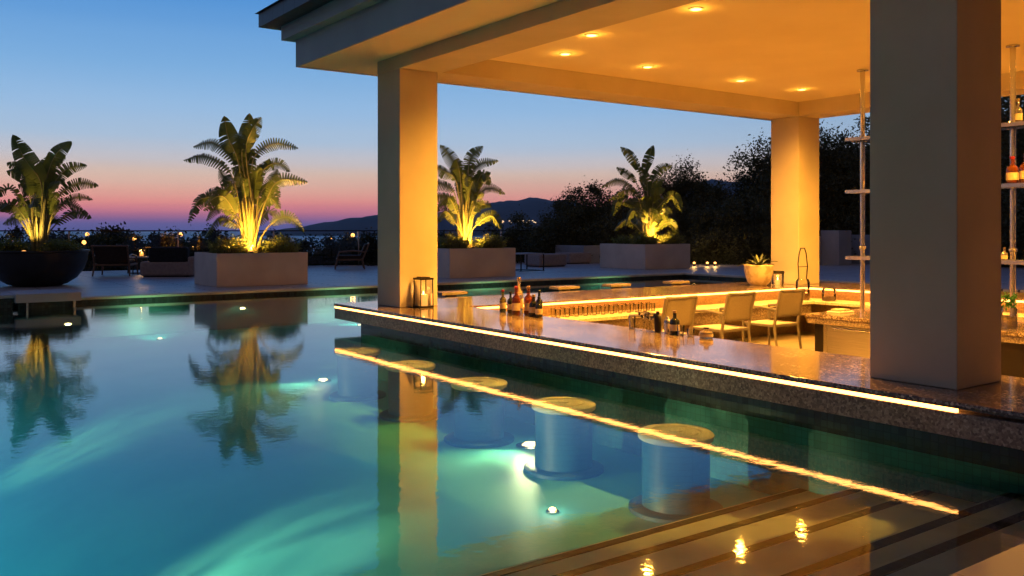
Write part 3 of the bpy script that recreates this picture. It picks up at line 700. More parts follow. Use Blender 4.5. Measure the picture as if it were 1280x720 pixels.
def uplight(p, target, e, label, col=(1,.50,.07), spot=150):
    t = thing('garden_uplight', label, 'uplight', p, 0, 'uplights at the feet of the plants')
    m = MB(); m.lathe([(.03,0),(.045,.01),(.05,.09),(.045,.095)], seg=16); m.build('housing', M['dark_metal'], t, True)
    m = MB(); m.lathe([(.04,.096),(.03,.1),(.01,.101)], seg=16); m.build('lens', M['warm_glow'], t, True)
    l = light('SPOT', 'uplight_beam', (0,0,.13), e, col, .04, t, spot, 1.0)
    l.rotation_euler = (Vector(target)-Vector(p)).to_track_quat('-Z','Y').to_euler()
def box_planter(x0, x1, y0, y1, h, label, mt='planter'):
    t = thing('planter_box', label, 'planter', ((x0+x1)/2,(y0+y1)/2,.1), 0, 'large rendered planter boxes')
    a, b = (x1-x0)/2, (y1-y0)/2; w_ = .07
    m = MB(); m.box(-a,a,-b,-b+w_,0,h); m.box(-a,a,b-w_,b,0,h); m.box(-a,-a+w_,-b+w_+.001,b-w_-.001,0,h-.001); m.box(a-w_,a,-b+w_+.001,b-w_-.001,0,h-.001)
    m.build('box_wall', M[mt], t, bevel=.008)
    m = MB(); m.box(-a+w_,a-w_,-b+w_,b-w_,.1,h-.06); m.build('soil', M['soil'], t)
    return t
PL = [(5.58,7.52,17.95,19.5,.68,L1,(220,120,2.573),312,312,'tall bird of paradise with torn arching leaves in the box left of the pavilion column','rendered planter box under the tallest plant, left of the column',11,'left'),
      (11.15,13.1,18.05,20.0,.71,L2,(540,160,3.2727),582,309,'bird of paradise just right of the left column against the blue hill','rendered planter box partly hidden by the left column',12,'column'),
      (18.3,20.2,18.75,20.75,.74,L3,(740,160,3.2727),811,304,'bird of paradise with drooping lower leaves in front of dark trees','rendered planter box with two faces shown, in front of the dark trees',13,'dark trees')]
for (x0,x1,y0,y1,h,lv,crop,px,pyb,lab,plab,seed,wh) in PL:
    box_planter(x0,x1,y0,y1,h,plab)
    cx, cy = (x0+x1)/2, (y0+y1)/2; dist = AWAY.dot(Vector((cx,cy,0)))
    zb = .1+h-.06
    p = bop(lab, px, pyb, zb, dist, crop, lv, seed)
    pb = p.location
    a = {'left':'in the tallest plant\'s box','column':'in the box beside the column','dark trees':'in the box before the dark trees'}[wh]
    undergrowth(Vector((x0+.42,y0+.5,zb)), .36,.42,.5, 'low leafy shrub on the left side, '+a, seed=seed)
    undergrowth(Vector((x1-.42,y0+.45,zb)), .36,.38,.5, 'low leafy shrub on the right side, '+a, seed=seed+5)
    undergrowth(Vector(((x0+x1)/2,y1-.5,zb)), .8,.4,.45, 'low leafy shrub at the back, '+a, seed=seed+9)
    front = pb-AWAY*.62; 
    for sx, e in ((-.25,1.0),(.22,1.0)):
        q = front+RIGHT*sx; q.z = zb
        uplight(q, pb+UP*1.1+RIGHT*sx*.5, 310*e, 'small uplight at the %s foot of the plant %s' % ('left' if sx < 0 else 'right', a))
# bowl
bc = AWAY*18.45+RIGHT*((47-640)/FPX*18.45)
t = thing('bowl_planter', 'large round black bowl planter on the deck at far left', 'planter', (bc.x,bc.y,.1))
m = MB(); m.lathe([(.42,0),(.56,.04),(.74,.16),(.87,.33),(.94,.52),(.96,.69),(.99,.71),(.99,.74),(.93,.74),(.9,.62)], seg=56, cap=False); m.build('bowl', M['black_bowl'], t, True)
m = MB(); m.lathe([(.1,.60),(.91,.62),(.5,.66),(.05,.67)], seg=40); m.build('soil', M['soil'], t, True)
p = bop('bird of paradise with broad upright leaves in the black bowl planter', 48, 311, .1+.64, 18.45, (0,120,2.571), L0, 21)
for k, (dx, dy) in enumerate(((-.5,-.1),(.5,-.1),(.1,.5))):
    q = Vector((bc.x,bc.y,.72))+RIGHT*dx+AWAY*dy; undergrowth(q, .36,.34,.42, 'low leafy shrub at the %s of the black bowl' % ('left','right','back')[k], seed=30+k)
q = p.location-AWAY*.55; q.z = .74; uplight(q, p.location+UP*.8, 110, 'small uplight in the black bowl planter', (1,.62,.14), 70)

# ------------------------------------------------------------------ terrace furniture
def lounge_chair(p, rz, label):
    t = thing('lounge_chair', label, 'lounge chair', p, rz, 'low lounge chairs on the terrace')
    W, D = .44, .40
    m = MB(); m.box(-W,W,-D,-D+.05,.26,.31); m.box(-W,W,D-.05,D,.26,.31); m.box(-W,-W+.05,-D+.05,D-.05,.26,.31); m.box(W-.05,W,-D+.05,D-.05,.26,.31); m.build('seat_frame', M['teak'], t, bevel=.006)
    for sx in (-1,1):
        for sy in (-1,1):
            m = MB(); m.tube([(sx*(W-.03),sy*(D-.03),.26),(sx*(W+.0),sy*(D+.03),0)], [.026,.018], 8); m.build('leg', M['teak'], t)
        m = MB(); m.tube([(sx*(W-.02),D-.03,.3),(sx*(W-.02),D-.1,.50),(sx*(W-.02),-.1,.54),(sx*(W-.02),-D-.08,.50)], .02, 8); m.build('armrest', M['teak'], t, True)
    m = MB(); m.box(-W+.06,W-.06,-D+.05,D-.02,.311,.41); m.build('seat_cushion', M['brown_cloth'], t, bevel=.03)
    m = MB()
    for s in (-1,1): m.tube([(s*(W-.03),-D+.02,.3),(s*(W-.03),-D-.16,.76)], .022, 8)
    m.tube([(-W,-D-.16,.76),(W,-D-.16,.76)], .022, 8); m.build('back_frame', M['teak'], t, True)
    m = MB(); n = [( -W+.06,-D+.04,.32),(W-.06,-D+.04,.32),(W-.06,-D-.13,.74),(-W+.06,-D-.13,.74)]
    m.v = n+[(x,y+.09,z) for x,y,z in n]; m.f = [(0,1,2,3),(7,6,5,4),(0,4,5,1),(1,5,6,2),(2,6,7,3),(3,7,4,0)]; m.m = [0]*6
    m.build('back_cushion', M['brown_cloth'], t, bevel=.02)
    return t
cL = at(148,345); lounge_chair((cL.x,cL.y+.3,.1), -.45, 'low teak lounge chair with dark back left of the glowing lantern')
cR = at(437,336); lounge_chair((cR.x,cR.y,.1), 1.15, 'low teak lounge chair seen from the side just left of the column')
c0 = at(-12,345); lounge_chair((c0.x,c0.y+.3,.1), -.3, 'low teak lounge chair behind the black bowl at the left edge')
def sofa(p, rz, W, D, label, cush=True, h=.38, mt='sofa_cloth'):
    t = thing('sofa', label, 'sofa', p, rz, 'low outdoor sofas on the terrace')
    m = MB(); m.box(-W,W,-D,D,.03,h); m.build('base', M[mt], t, bevel=.05)
    m = MB(); m.box(-W+.06,W-.06,-D+.06,D-.06,0,.029); m.build('plinth', M['black'], t)
    if cush:
        m = MB(); m.box(-W+.2,W-.06,-D+.0,-D+.30,h-.02,h+.36); m.build('back_cushion', M['navy_cloth'], t, bevel=.06)
        m = MB(); m.box(-W+.08,W-.06,-D+.32,D-.04,h+.001,h+.10); m.build('seat_cushion', M['navy_cloth'], t, bevel=.04)
        m = MB(); m.box(W-.05,W+.10,-D,D,.03,h+.12); m.build('arm', M[mt], t, bevel=.04)
    return t
p = at(217,346); sofa((p.x,p.y+.35,.1), -.55, .60,.42, 'low beige sofa with black cushions between lantern and tallest planter')
p = at(682,333); sofa((p.x,p.y,.1), 0, .55,.42, 'low backless beige sofa behind the small table', False, .40)
p = at(712,330); sofa((p.x+.4,p.y+.3,.1), 0, .50,.42, 'low backless beige sofa next to the grey planter block', False, .38)
p = at(462,330); sofa((p.x+.8,p.y+1,.1), 0, .7,.4, 'low grey seat behind the left column', False, .42, 'planter_grey')
p = at(660,322); sofa((p.x+1.2,p.y,.1), 0, 1.3,.4, 'long dark backed sofa along the glass railing', True, .38, 'navy_cloth')
def table(p, w_, h, label, top='planter_grey'):
    t = thing('side_table', label, 'side table', p, 0, 'small terrace tables')
    m = MB(); m.box(-w_,w_,-w_,w_,h-.03,h); m.build('table_top', M[top], t, bevel=.005)
    for sx in (-1,1):
        for sy in (-1,1):
            m = MB(); m.box(sx*(w_-.02)-.014,sx*(w_-.02)+.014,sy*(w_-.02)-.014,sy*(w_-.02)+.014,.02,h-.031); m.build('leg', M['dark_metal'], t)
    m = MB()
    for s in (-1,1): m.box(-w_,w_,s*(w_-.02)-.014,s*(w_-.02)+.014,0,.019); m.box(s*(w_-.02)-.013,s*(w_-.02)+.013,-w_+.04,w_-.04,0,.018)
    m.build('base_frame', M['dark_metal'], t)
    return t
p = at(184,343); TB = (p.x, p.y+.6, .1); table(TB, .30, .45, 'small dark side table holding the glowing lantern')
p = at(655,338); table((p.x,p.y,.1), .42, .50, 'small table on a black frame beside the column planter')
def lantern(p, w_, h, label, candle_r=.05, energy=3, frame='dark_metal'):
    t = thing('candle_lantern', label, 'lantern', p, 0, 'candle lanterns')
    m = MB(); m.box(-w_-.008,w_+.008,-w_-.008,w_+.008,0,.022); m.build('base', M[frame], t, bevel=.003)
    m = MB()
    for sx in (-1,1):
        for sy in (-1,1): m.tube([(sx*w_,sy*w_,.02),(sx*(w_-.004),sy*(w_-.004),h-.03)], .007, 6)
    m.build('frame', M[frame], t)
    m = MB(); m.box(-w_-.006,w_+.006,-w_-.006,w_+.006,h-.035,h-.012); m.box(-w_*.7,w_*.7,-w_*.7,w_*.7,h-.0115,h); m.build('lid', M[frame], t, bevel=.002)
    m = MB()
    for s in (-1,1):
        q = s*(w_-.004)
        m.face([(-w_+.008,q,.024),(w_-.008,q,.024),(w_-.008,q,h-.04),(-w_+.008,q,h-.04)]); m.face([(q,-w_+.008,.024),(q,w_-.008,.024),(q,w_-.008,h-.04),(q,-w_+.008,h-.04)])
    m.build('glass', M['water_glass'], t)
    hc = h*.42
    m = MB(); m.lathe([(candle_r,.0225),(candle_r,hc),(candle_r*.75,hc+.004),(candle_r*.2,hc-.006)], seg=24); c = m.build('candle', M['candle'], t, True)
    m = MB(); m.lathe([(.003,hc),(.010,hc+.014),(.007,hc+.03),(.001,hc+.045)], seg=10); m.build('flame', M['flame'], c, True)
    light('POINT', 'candle_light', (0,0,hc+.06), energy, (1,.5,.12), .02, t)
    return t
lantern((5.36,9.28,.321), .085, .37, 'black framed glass lantern with candle at the left column foot', .052, 3)
lantern((TB[0],TB[1],.551), .08, .24, 'small glowing lantern on the dark side table of the terrace', .045, 6)
# background blocks right of the far column
for k, (px, py, w_, h, s) in enumerate(((1020,330,.5,.95,'tall grey planter block just right of the far column'),(1045,331,.35,1.15,'slim tall grey planter block second right of the far column'),(1085,329,.8,1.0,'grey planter block behind the shelf pole'))):
    p = at(px, py); box_planter(p.x-w_,p.x+w_,p.y-w_,p.y+w_,h,s,'planter_grey')
p = at(735,329); box_planter(p.x-.2,p.x+2.2,p.y,p.y+1.6,.62,'long grey planter block left of the drooping plant box','planter_grey')

# glass railing
t = thing('glass_railing', 'glass railing with dark top rail and thin posts along the terrace edge', 'railing', (8,26.8,.1))
m = MB(); m.box(-24,20,-.03,.03,1.12,1.155); m.build('top_rail', M['dark_metal'], t)
for k in range(16):
    x = -24+k*2.9; m = MB(); m.box(x-.02,x+.02,-.02,.02,0,1.119); m.build('post', M['steel_plain'], t)
for k in range(15):
    x = -24+k*2.9; m = MB(); m.box(x+.05,x+2.85,-.006,.006,.06,1.08); m.build('glass_panel', M['rail_glass'], t)
m = MB(); m.box(-24,20,-.35,.35,-.001,.0); 
# glowing globes on posts standing in for candle reflections in the railing glass
for k, (px, py, d, s) in enumerate(((109,293,31,'left of the lounge chair, in front of the sea'),(105,303,29,'low among the shrubs at left'),(168,299,30,'above the lounge chair at left'),(226,293,32,'left of the tallest plant'),
                                    (413,298,33,'left of the headland shrubs'),(441,294,31,'above the side-on lounge chair'),(707,294,38,'under the trees right of the blue hill'),(793,292,0,''))):
    if not d: continue
    c = AWAY*d+RIGHT*((px-640)/FPX*d); z = CH+(288-py)/FPX*d
    t = thing('warm_glow', 'small warm globe standing in for a candle reflection '+s, 'reflection globe', (c.x,c.y,z-2.2), 0, 'globes standing in for reflections in the railing')
    m = MB(); m.tube([(0,0,-1),(0,0,2.1)], .018, 8); m.build('post', M['dark_metal'], t)
    m = MB(); m.lathe([(.01,-.07),(.05,-.05),(.07,0),(.05,.05),(.01,.07)], c=(0,0,2.2), seg=14); m.build('globe', M['warm_glow'], t, True)
    light('POINT', 'reflection_glow', (0,0,2.2), 14, (1,.5,.14), .08, t)
for k,(px,py,s) in enumerate(((893,334,'leftmost low garden light at the foot of the dark trees'),(903,334,'second low garden light at the foot of the dark trees'),(876,334,'low garden light beside the drooping plant box'))):
    p = at(px,py); p = p+AWAY*1.0
    t = thing('ground_light', s, 'garden light', (p.x,p.y,.1), 0, 'low garden lights before the trees')
    m = MB(); m.lathe([(.05,0),(.05,.05),(.03,.07)], seg=12); m.build('body', M['dark_metal'], t)
    m = MB(); m.lathe([(.035,.07),(.045,.11),(.01,.13)], seg=12); m.build('lens', M['warm_glow'], t)
    light('POINT', 'ground_glow', (0,0,.2), 5, (1,.55,.16), .05, t)
m = MB(); rs = random.Random(5)
for k in range(16):
    px = 628+rs.uniform(0,42); py = 277.5+rs.uniform(-1.5,1.5); d = 4150; c = AWAY*d+RIGHT*((px-640)/FPX*d); z = CH+(288-py)/FPX*d
    m.box(c.x-2.5,c.x+2.5,c.y-2.5,c.y+2.5,z,z+3.5)
tag(m.build('village_lights', M['village']), 'tiny scattered village lights on the blue hill', 'village lights', kind='stuff')

# ------------------------------------------------------------------ trees and hedge
CROWNS = {}
def crown_unit(key, n_cl, per, leafsize, seed, squash, cr=.24):
    """leaf clumps spread through a crown of unit radius; a few meshes shared by all trees of a kind"""
    if key in CROWNS: return CROWNS[key]
    rs = random.Random(seed); m = MB(); cl = []
    for i in range(n_cl):
        while True:
            v = Vector((rs.uniform(-1,1), rs.uniform(-1,1), rs.uniform(-1,1)))
            if .15 < v.length < 1: break
        v = v*(.55+.45*v.length); v *= 1+.38*noise.noise(v*2.4+Vector((seed,0,0)))
        v.z *= squash; cl.append(v)
        c2 = cr*rs.uniform(.5,1.15)
        for k in range(per):
            p = v+Vector((rs.gauss(0,.5), rs.gauss(0,.5), rs.gauss(0,.45)))*c2
            d = Vector((rs.uniform(-1,1), rs.uniform(-1,1), rs.uniform(-.7,1))).normalized()
            e = d.cross(Vector((rs.uniform(-1,1), rs.uniform(-1,1), rs.uniform(-1,1)))).normalized()
            s = leafsize*rs.uniform(.6,1.3)
            m.face([p, p+d*s*.5+e*s*.28, p+d*s, p+d*s*.5-e*s*.28])
    me = bpy.data.meshes.new('crown'); me.from_pydata(m.v, [], m.f)
    CROWNS[key] = (me, cl); return CROWNS[key]
def tree(p, radius, height, label, seed, kind='tree', group='dark trees behind the terrace', squash=.95, cat='tree', name='tree', mt='tree_leaf'):
    spec = {'tree': (150, 210, .055), 'bush': (130, 230, .06), 'shrub': (110, 200, .075)}[kind]
    var = seed % 3
    me, cl = crown_unit((kind, var), *spec, seed=7+var*13+len(kind), squash=squash)
    if not me.materials: me.materials.append(M[mt])
    t = thing(name, label, cat, p, seed*1.3, group)
    cz = height-radius*squash*.98
    o = bpy.data.objects.new('crown', me); sc.collection.objects.link(o); o.parent = t
    o.location = (0,0,cz); o.scale = (radius,)*3
    s = MB(); rs = random.Random(seed)
    s.tube([(0,0,-.5),(.05,.02,cz*.4),(0,.08,cz*.8),(0,0,cz)], [.05*radius+.04,.045*radius+.03,.03*radius+.02,.02*radius+.01], 9)
    for v in cl[::4]:
        e = Vector(v)*radius+Vector((0,0,cz)); b = Vector((0,0,cz*rs.uniform(.35,.9)))
        s.tube([b, b.lerp(e,.5)+Vector((0,0,.1*radius)), e], [.018*radius,.012*radius,.004*radius], 5)
    s.build('trunk', M['bark'], t, True)
    return t
def tp(px, d): 
    c = AWAY*d+RIGHT*((px-640)/FPX*d); return c
# (px of centre, distance, radius, px row of the top, label)
TR = [(728,34,1.55,236,'broad dark tree left of the drooping plant, nearest the blue hill'),(768,38,1.9,248,'dark rounded tree behind the left side of the drooping plant'),(850,36,1.7,214,'dark loose topped tree just right of the drooping plant'),
      (905,35,1.7,240,'dense dark tree between drooping plant and far column'),(978,34,2.0,170,'tall dark tree directly left of the far column'),(1050,34,2.2,176,'tall dark tree directly right of the far column'),
      (1110,38,2.6,150,'dark tree hidden largely by the near column'),(1285,30,2.6,105,'tall dark tree at right edge behind the bottle shelves'),(1200,36,2.8,140,'dark tree behind the near column'),
      (880,42,2.6,240,'far dark tree filling behind the two loose topped trees'),(800,42,2.2,246,'far dark tree behind the drooping plant'),(1000,42,2.8,222,'far dark tree behind the far column')]
for k, (px, d, r_, pt, s) in enumerate(TR):
    c = tp(px, d); ztop = CH+(288-pt)/FPX*d; zg = -1.0
    tree((c.x,c.y,zg), r_, ztop-zg, s, 40+k)
# lower bushes closing the foot of the tree belt
BU = [(640,36,1.6,276),(700,33,1.5,272),(745,33,1.6,262),(800,36,2.0,262),(860,32,1.7,262),(905,31,1.6,258),(950,31,1.8,250),(1040,32,1.9,255),(1090,33,1.9,250),(1150,32,2,250),(1250,29,2.0,225),(1290,28,2,215)]
lab = ['beneath the blue hill','left of the first tree','at the foot of the first tree','behind the drooping plant box','right of the drooping plant box','between box and far column','left of the far column','right of the far column','behind the shelf pole','hidden behind the near column','behind the bottle shelves','at the right edge of the view']
for k, (px, d, r_, pt) in enumerate(BU):
    c = tp(px, d); ztop = CH+(288-pt)/FPX*d; zg = -1.2
    tree((c.x,c.y,zg), r_, ztop-zg, 'dark rounded bush '+lab[k], 70+k, 'bush', group='dark bushes below the trees', cat='bush', name='bush')
# hedge shrubs behind the railing, left part, with the sea above them
hs = [(-25,296),(22,294),(66,297),(100,297),(135,295),(162,291),(190,296),(215,298),(246,293),(275,299),(345,302),(392,305),(425,297),(455,301),(490,296),(530,300),(575,298),(620,295)]
where = ['at the left edge','behind the black bowl','right of the black bowl','under the left reflection globes','behind the lounge chair','above the lounge chair','behind the lantern','behind the beige sofa','left of the tallest plant','behind the tallest plant',
         'right of the tallest plant','at the gap toward the sea','left of the side-on lounge chair','behind the side-on lounge chair','behind the left column','left side of the column plant','behind the column plant','right of the column plant']
for k, (px, pt) in enumerate(hs):
    d = 29.5+(k*37 % 5)*.5; c = tp(px, d); ztop = CH+(288-pt)/FPX*d; zg = -1.6
    tree((c.x,c.y,zg), 1.35+.12*(k % 3), ztop-zg, 'dark clipped seaside shrub '+where[k], 100+k, 'shrub', group='shrubs behind the glass railing', cat='shrub', name='shrub', mt='hedge_leaf')

# ------------------------------------------------------------------ bar chairs
def bar_chair(p, rz, label):
    t = thing('bar_chair', label, 'chair', p, rz, 'sling chairs at the inner dining counter')
    W, D, SH, BH = .27, .26, .45, .90
    m = MB(); m.box(-W,W,D-.035,D,SH-.035,SH); m.box(-W,W,-D,-D+.035,SH-.035,SH)
    m.box(-W,-W+.03,-D+.036,D-.036,SH-.034,SH-.001); m.box(W-.03,W,-D+.036,D-.036,SH-.034,SH-.001); m.build('seat_frame', M['chair_frame'], t, bevel=.004)
    m = MB(); n = 8
    for i in range(n):
        y0 = -D+.02+(2*D-.04)*i/n; y1 = -D+.02+(2*D-.04)*(i+1)/n
        z0 = SH+.004-.012*sin(pi*i/n); z1 = SH+.004-.012*sin(pi*(i+1)/n); m.face([(-W+.02,y0,z0),(W-.02,y0,z0),(W-.02,y1,z1),(-W+.02,y1,z1)])
    s = m.build('seat', M['sling'], t, True, weld=True); sm = s.modifiers.new('s','SOLIDIFY'); sm.thickness = .008
    for sx in (-1,1):
        m = MB(); m.tube([(sx*(W-.016),-D+.016,SH-.02),(sx*(W-.012),-D-.05,0)], [.019,.016], 8); m.build('leg', M['chair_frame'], t)
        m = MB(); m.tube([(sx*(W+.012),D-.02,SH+.20),(sx*(W+.012),D-.02,0)], [.019,.016], 8); m.build('leg', M['chair_frame'], t)
        m = MB(); m.tube([(sx*(W+.012),D-.01,SH+.205),(sx*(W+.012),-.02,SH+.225),(sx*(W-.008),-D-.03,SH+.20)], .018, 8); m.build('armrest', M['chair_frame'], t, True)
    m = MB()
    for sx in (-1,1): m.tube([(sx*(W-.016),-D+.016,SH-.02),(sx*(W-.016),-D-.03,SH+.22),(sx*(W-.018),-D-.09,BH)], .02, 8)
    m.tube([(-W+.018,-D-.09,BH),(0,-D-.105,BH-.004),(W-.018,-D-.09,BH)], .019, 8)
    m.build('back_frame', M['chair_frame'], t, True)
    m = MB()
    for i in range(8):
        a, b = i/8, (i+1)/8
        f = lambda q: (-D-.015-.075*q-.0, SH+.10+(BH-SH-.11)*q)
        (ya,za),(yb,zb) = f(a), f(b)
        for j in range(6):
            xa = -W+.03+(2*W-.06)*j/6; xb = -W+.03+(2*W-.06)*(j+1)/6
            ca = -.018*sin(pi*j/6); cb = -.018*sin(pi*(j+1)/6)
            m.face([(xa,ya+ca,za),(xb,ya+cb,za),(xb,yb+cb,zb),(xa,yb+ca,zb)])
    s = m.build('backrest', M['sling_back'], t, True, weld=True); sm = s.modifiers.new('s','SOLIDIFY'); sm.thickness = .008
    return t
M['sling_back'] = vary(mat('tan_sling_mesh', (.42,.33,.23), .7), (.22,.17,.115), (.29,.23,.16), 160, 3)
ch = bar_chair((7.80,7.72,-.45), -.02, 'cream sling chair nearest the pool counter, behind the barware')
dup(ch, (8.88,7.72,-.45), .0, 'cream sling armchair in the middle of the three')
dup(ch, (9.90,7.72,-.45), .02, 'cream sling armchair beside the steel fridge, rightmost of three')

# ------------------------------------------------------------------ island with fridge and bottle shelves
t = thing('service_island', 'granite topped service island with open side toward the chairs', 'counter', (9.85,5,-.45))
IB = (9.85,5,-.45)
def ip(mb, name, mt, bevel=0): mb.v = [(x-IB[0],y-IB[1],z-IB[2]) for x,y,z in mb.v]; return mb.build(name, mt, t, bevel=bevel)
m = MB(); m.box(9.85,11.2,2.6,7.14,.12,.165); ip(m, 'countertop', M['granite_top'], .005)
m = MB(); m.box(9.87,9.90,2.62,7.12,.045,.1195); m.box(9.901,11.2,7.09,7.12,.045,.1195); ip(m, 'apron', M['granite_face'])
m = MB(); m.box(9.95,11.15,2.65,5.58,-.45,.119); m.box(9.95,11.15,6.92,7.06,-.45,.119); m.box(10.6,11.15,5.6,6.9,-.45,.119); ip(m, 'cabinet', M['dark_metal'])
t2 = thing('bar_fridge', 'brushed steel under-counter fridge at the left end of the island', 'fridge', (9.94,6.25,-.45))
m = MB(); m.box(.02,.6,-.60,.60,.05,.49); m.build('cabinet', M['dark_metal'], t2)
m = MB(); m.box(-.02,.018,-.60,.60,.08,.485); d = m.build('door', M['steel'], t2, bevel=.004)
m = MB(); m.box(-.021,.018,.602,.66,.0,.49); m.build('side_frame', M['steel_plain'], t2, bevel=.003)
m = MB(); m.tube([(-.045,-.5,.45),(-.045,.5,.45)], .009, 8); m.build('handle', M['steel_plain'], d, True)
m = MB(); m.box(-.0,.4,-.58,.58,.0,.045); m.build('kick_plate', M['black'], t2)
sh = thing('bottle_shelf_rack', 'three tier glass bottle shelves on slim floor to ceiling steel poles', 'shelf rack', (10.9,6.98,.166))
for y in (6.98, 5.02, 3.0):
    m = MB(); m.tube([(0,y-6.98,0),(0,y-6.98,ZC-.166-.002)], .032, 16); p_ = m.build('pole', M['steel_plain'], sh, True)
    m = MB(); m.lathe([(.075,ZC-.166-.02),(.075,ZC-.166-.003),(.03,ZC-.168-.03)], c=(0,y-6.98,0), seg=24); m.build('flange', M['steel_plain'], p_, True)
    m = MB()
    for z in (.90, 1.66, 2.40): m.lathe([(.034,z-.07),(.048,z-.06),(.048,z-.04),(.034,z-.03)], c=(0,y-6.98,0), seg=20)
    m.build('collar', M['steel_plain'], p_, True)
for z in (.70, 1.60, 2.31):
    m = MB(); m.box(-.17,.17,-4.4,.14,z,z+.02); g = m.build('shelf', M['shelf_glass'] if 'shelf_glass' in M else M['water_glass'], sh)
    m = MB(); m.box(-.18,-.171,-4.41,.15,z-.012,z+.032); m.box(.171,.18,-4.41,.15,z-.012,z+.032); m.box(-.171,.171,.141,.15,z-.012,z+.032); m.build('edge_rail', M['steel_plain'], g)

# ------------------------------------------------------------------ bottles and glassware
def bottle(p, h, r, glass, cap, label, labelcol=True, group='liquor bottles on the bar counter', s=1, name='bottle'):
    t = thing(name, label, 'bottle', p, 0, group)
    m = MB(); m.lathe([(r*.9,0),(r,.01),(r,h*.52),(r*.9,h*.60),(r*.36,h*.70),(r*.33,h*.92),(r*.40,h*.925),(r*.40,h*.94)], seg=20); m.build('glass_body', M[glass], t, True)
    m = MB(); m.lathe([(r*.42,h*.90),(r*.43,h*.99),(r*.3,h)], seg=14); m.build('cap', M[cap], t, True)
    if labelcol: m = MB(); m.lathe([(r+.001,h*.16),(r+.001,h*.42)], seg=20, cap=False); m.build('paper_label', M['label'], t, True)
    return t
BC = 'on the pool counter behind the column'
bx = 5.80
for (y, dx, h, r_, g, c, s) in ((8.24,0,.24,.030,'green_glass','red_cap','slim olive bottle with a red top, leftmost of the counter cluster'),
        (8.09,0,.23,.030,'dark_glass','black','slim dark bottle with black top, second from left of the cluster'),
        (7.93,.0,.385,.038,'pale_glass','gold_cap','tallest pale bottle with a gold top in the counter cluster'),
        (7.86,-.09,.30,.036,'amber','red_cap','amber bottle with dark red neck right of the tallest one'),
        (7.78,.02,.30,.038,'amber','gold_cap','round shouldered amber bottle in the middle of the cluster'),
        (7.66,0,.22,.040,'dark_glass','gold_cap','short dark bottle right of the amber pair'),
        (7.56,.0,.27,.030,'dark_glass','black','slender dark bottle, rightmost but one of the cluster'),
        (7.50,-.05,.21,.030,'dark_glass','dark_metal','small dark bottle at the right end of the cluster'),
        (5.57,0,.20,.035,'dark_glass','gold_cap','dark bottle with pale top in front of the nearest chair back'),
        (5.20,0,.09,.045,'pale_glass','dark_metal','squat pale jar bottle at right of the barware')):
    bottle((bx+dx,y,.321), h*1.06, r_*1.3, g, c, s)
def tumbler(p, h, r, label, group='glasses on the inner shelf'):
    t = thing('drinking_glass', label, 'glass', p, 0, group)
    m = MB(); m.lathe([(r*.8,0),(r,h),(r*.93,h),(r*.74,.012),(.002,.012)], seg=16, cap=False); m.build('glass_wall', M['water_glass'], t, True)
    m = MB(); m.lathe([(r*.80,.0),(r*.8,.010)], seg=16); m.build('foot', M['pale_glass'], t, True)
    return t
k = 0; g0 = None
for i in range(12):
    for j in range(2):
        p = (7.15+i*.155, 8.92+j*.10, .121); lb = 'clear tumbler, %s from the left in the %s row under the back strip' % (('first','second','third','fourth','fifth','sixth','seventh','eighth','ninth','tenth','eleventh','last')[i], ('front','rear')[j])
        if g0 is None: g0 = tumbler(p, .12, .034, lb)
        else: dup(g0, p, 0, lb)
tumbler((bx,6.12,.321), .12, .035, 'clear tumbler left of the cocktail shaker', 'barware on the pool counter')
def coupe(p, label):
    t = thing('cocktail_glass', label, 'glass', p, 0, 'barware on the pool counter')
    m = MB(); m.lathe([(.034,0),(.034,.003),(.006,.008),(.004,.1),(.02,.115),(.052,.14),(.056,.165),(.052,.165),(.045,.14),(.01,.115)], seg=24, cap=False); m.build('bowl', M['water_glass'], t, True)
    m = MB(); m.lathe([(.057,.162),(.057,.168),(.052,.168)], seg=24, cap=False); m.build('rim', M['dark_metal'], t, True)
coupe((bx,5.96,.321), 'stemmed cocktail glass with dark rim left of the shaker')
coupe((bx-.04,5.84,.321), 'stemmed cocktail glass with dark rim directly beside the shaker')
def shaker(p, label, h=.2, r=.04, mt='steel_plain'):
    t = thing('cocktail_shaker', label, 'shaker', p, 0, 'barware on the pool counter')
    m = MB(); m.lathe([(r*.8,0),(r,h*.62),(r*.98,h*.64)], seg=24); m.build('cup', M[mt], t, True)
    m = MB(); m.lathe([(r*1.0,h*.641),(r*.85,h*.76),(r*.45,h*.84),(r*.42,h*.97),(r*.3,h)], seg=24); m.build('lid', M[mt], t, True)
shaker((bx,5.78,.321), 'dark metal cocktail shaker between the glasses', .19, .036, 'dark_metal')
shaker((bx+.02,5.68,.321), 'steel cocktail shaker in front of the nearest chair', .15, .034)
tumbler((bx-.02,5.48,.321), .09, .035, 'short clear tumbler right of the dark bottle', 'barware on the pool counter')
tumbler((bx-.02,5.36,.321), .07, .035, 'low clear tumbler between short tumbler and squat jar', 'barware on the pool counter')
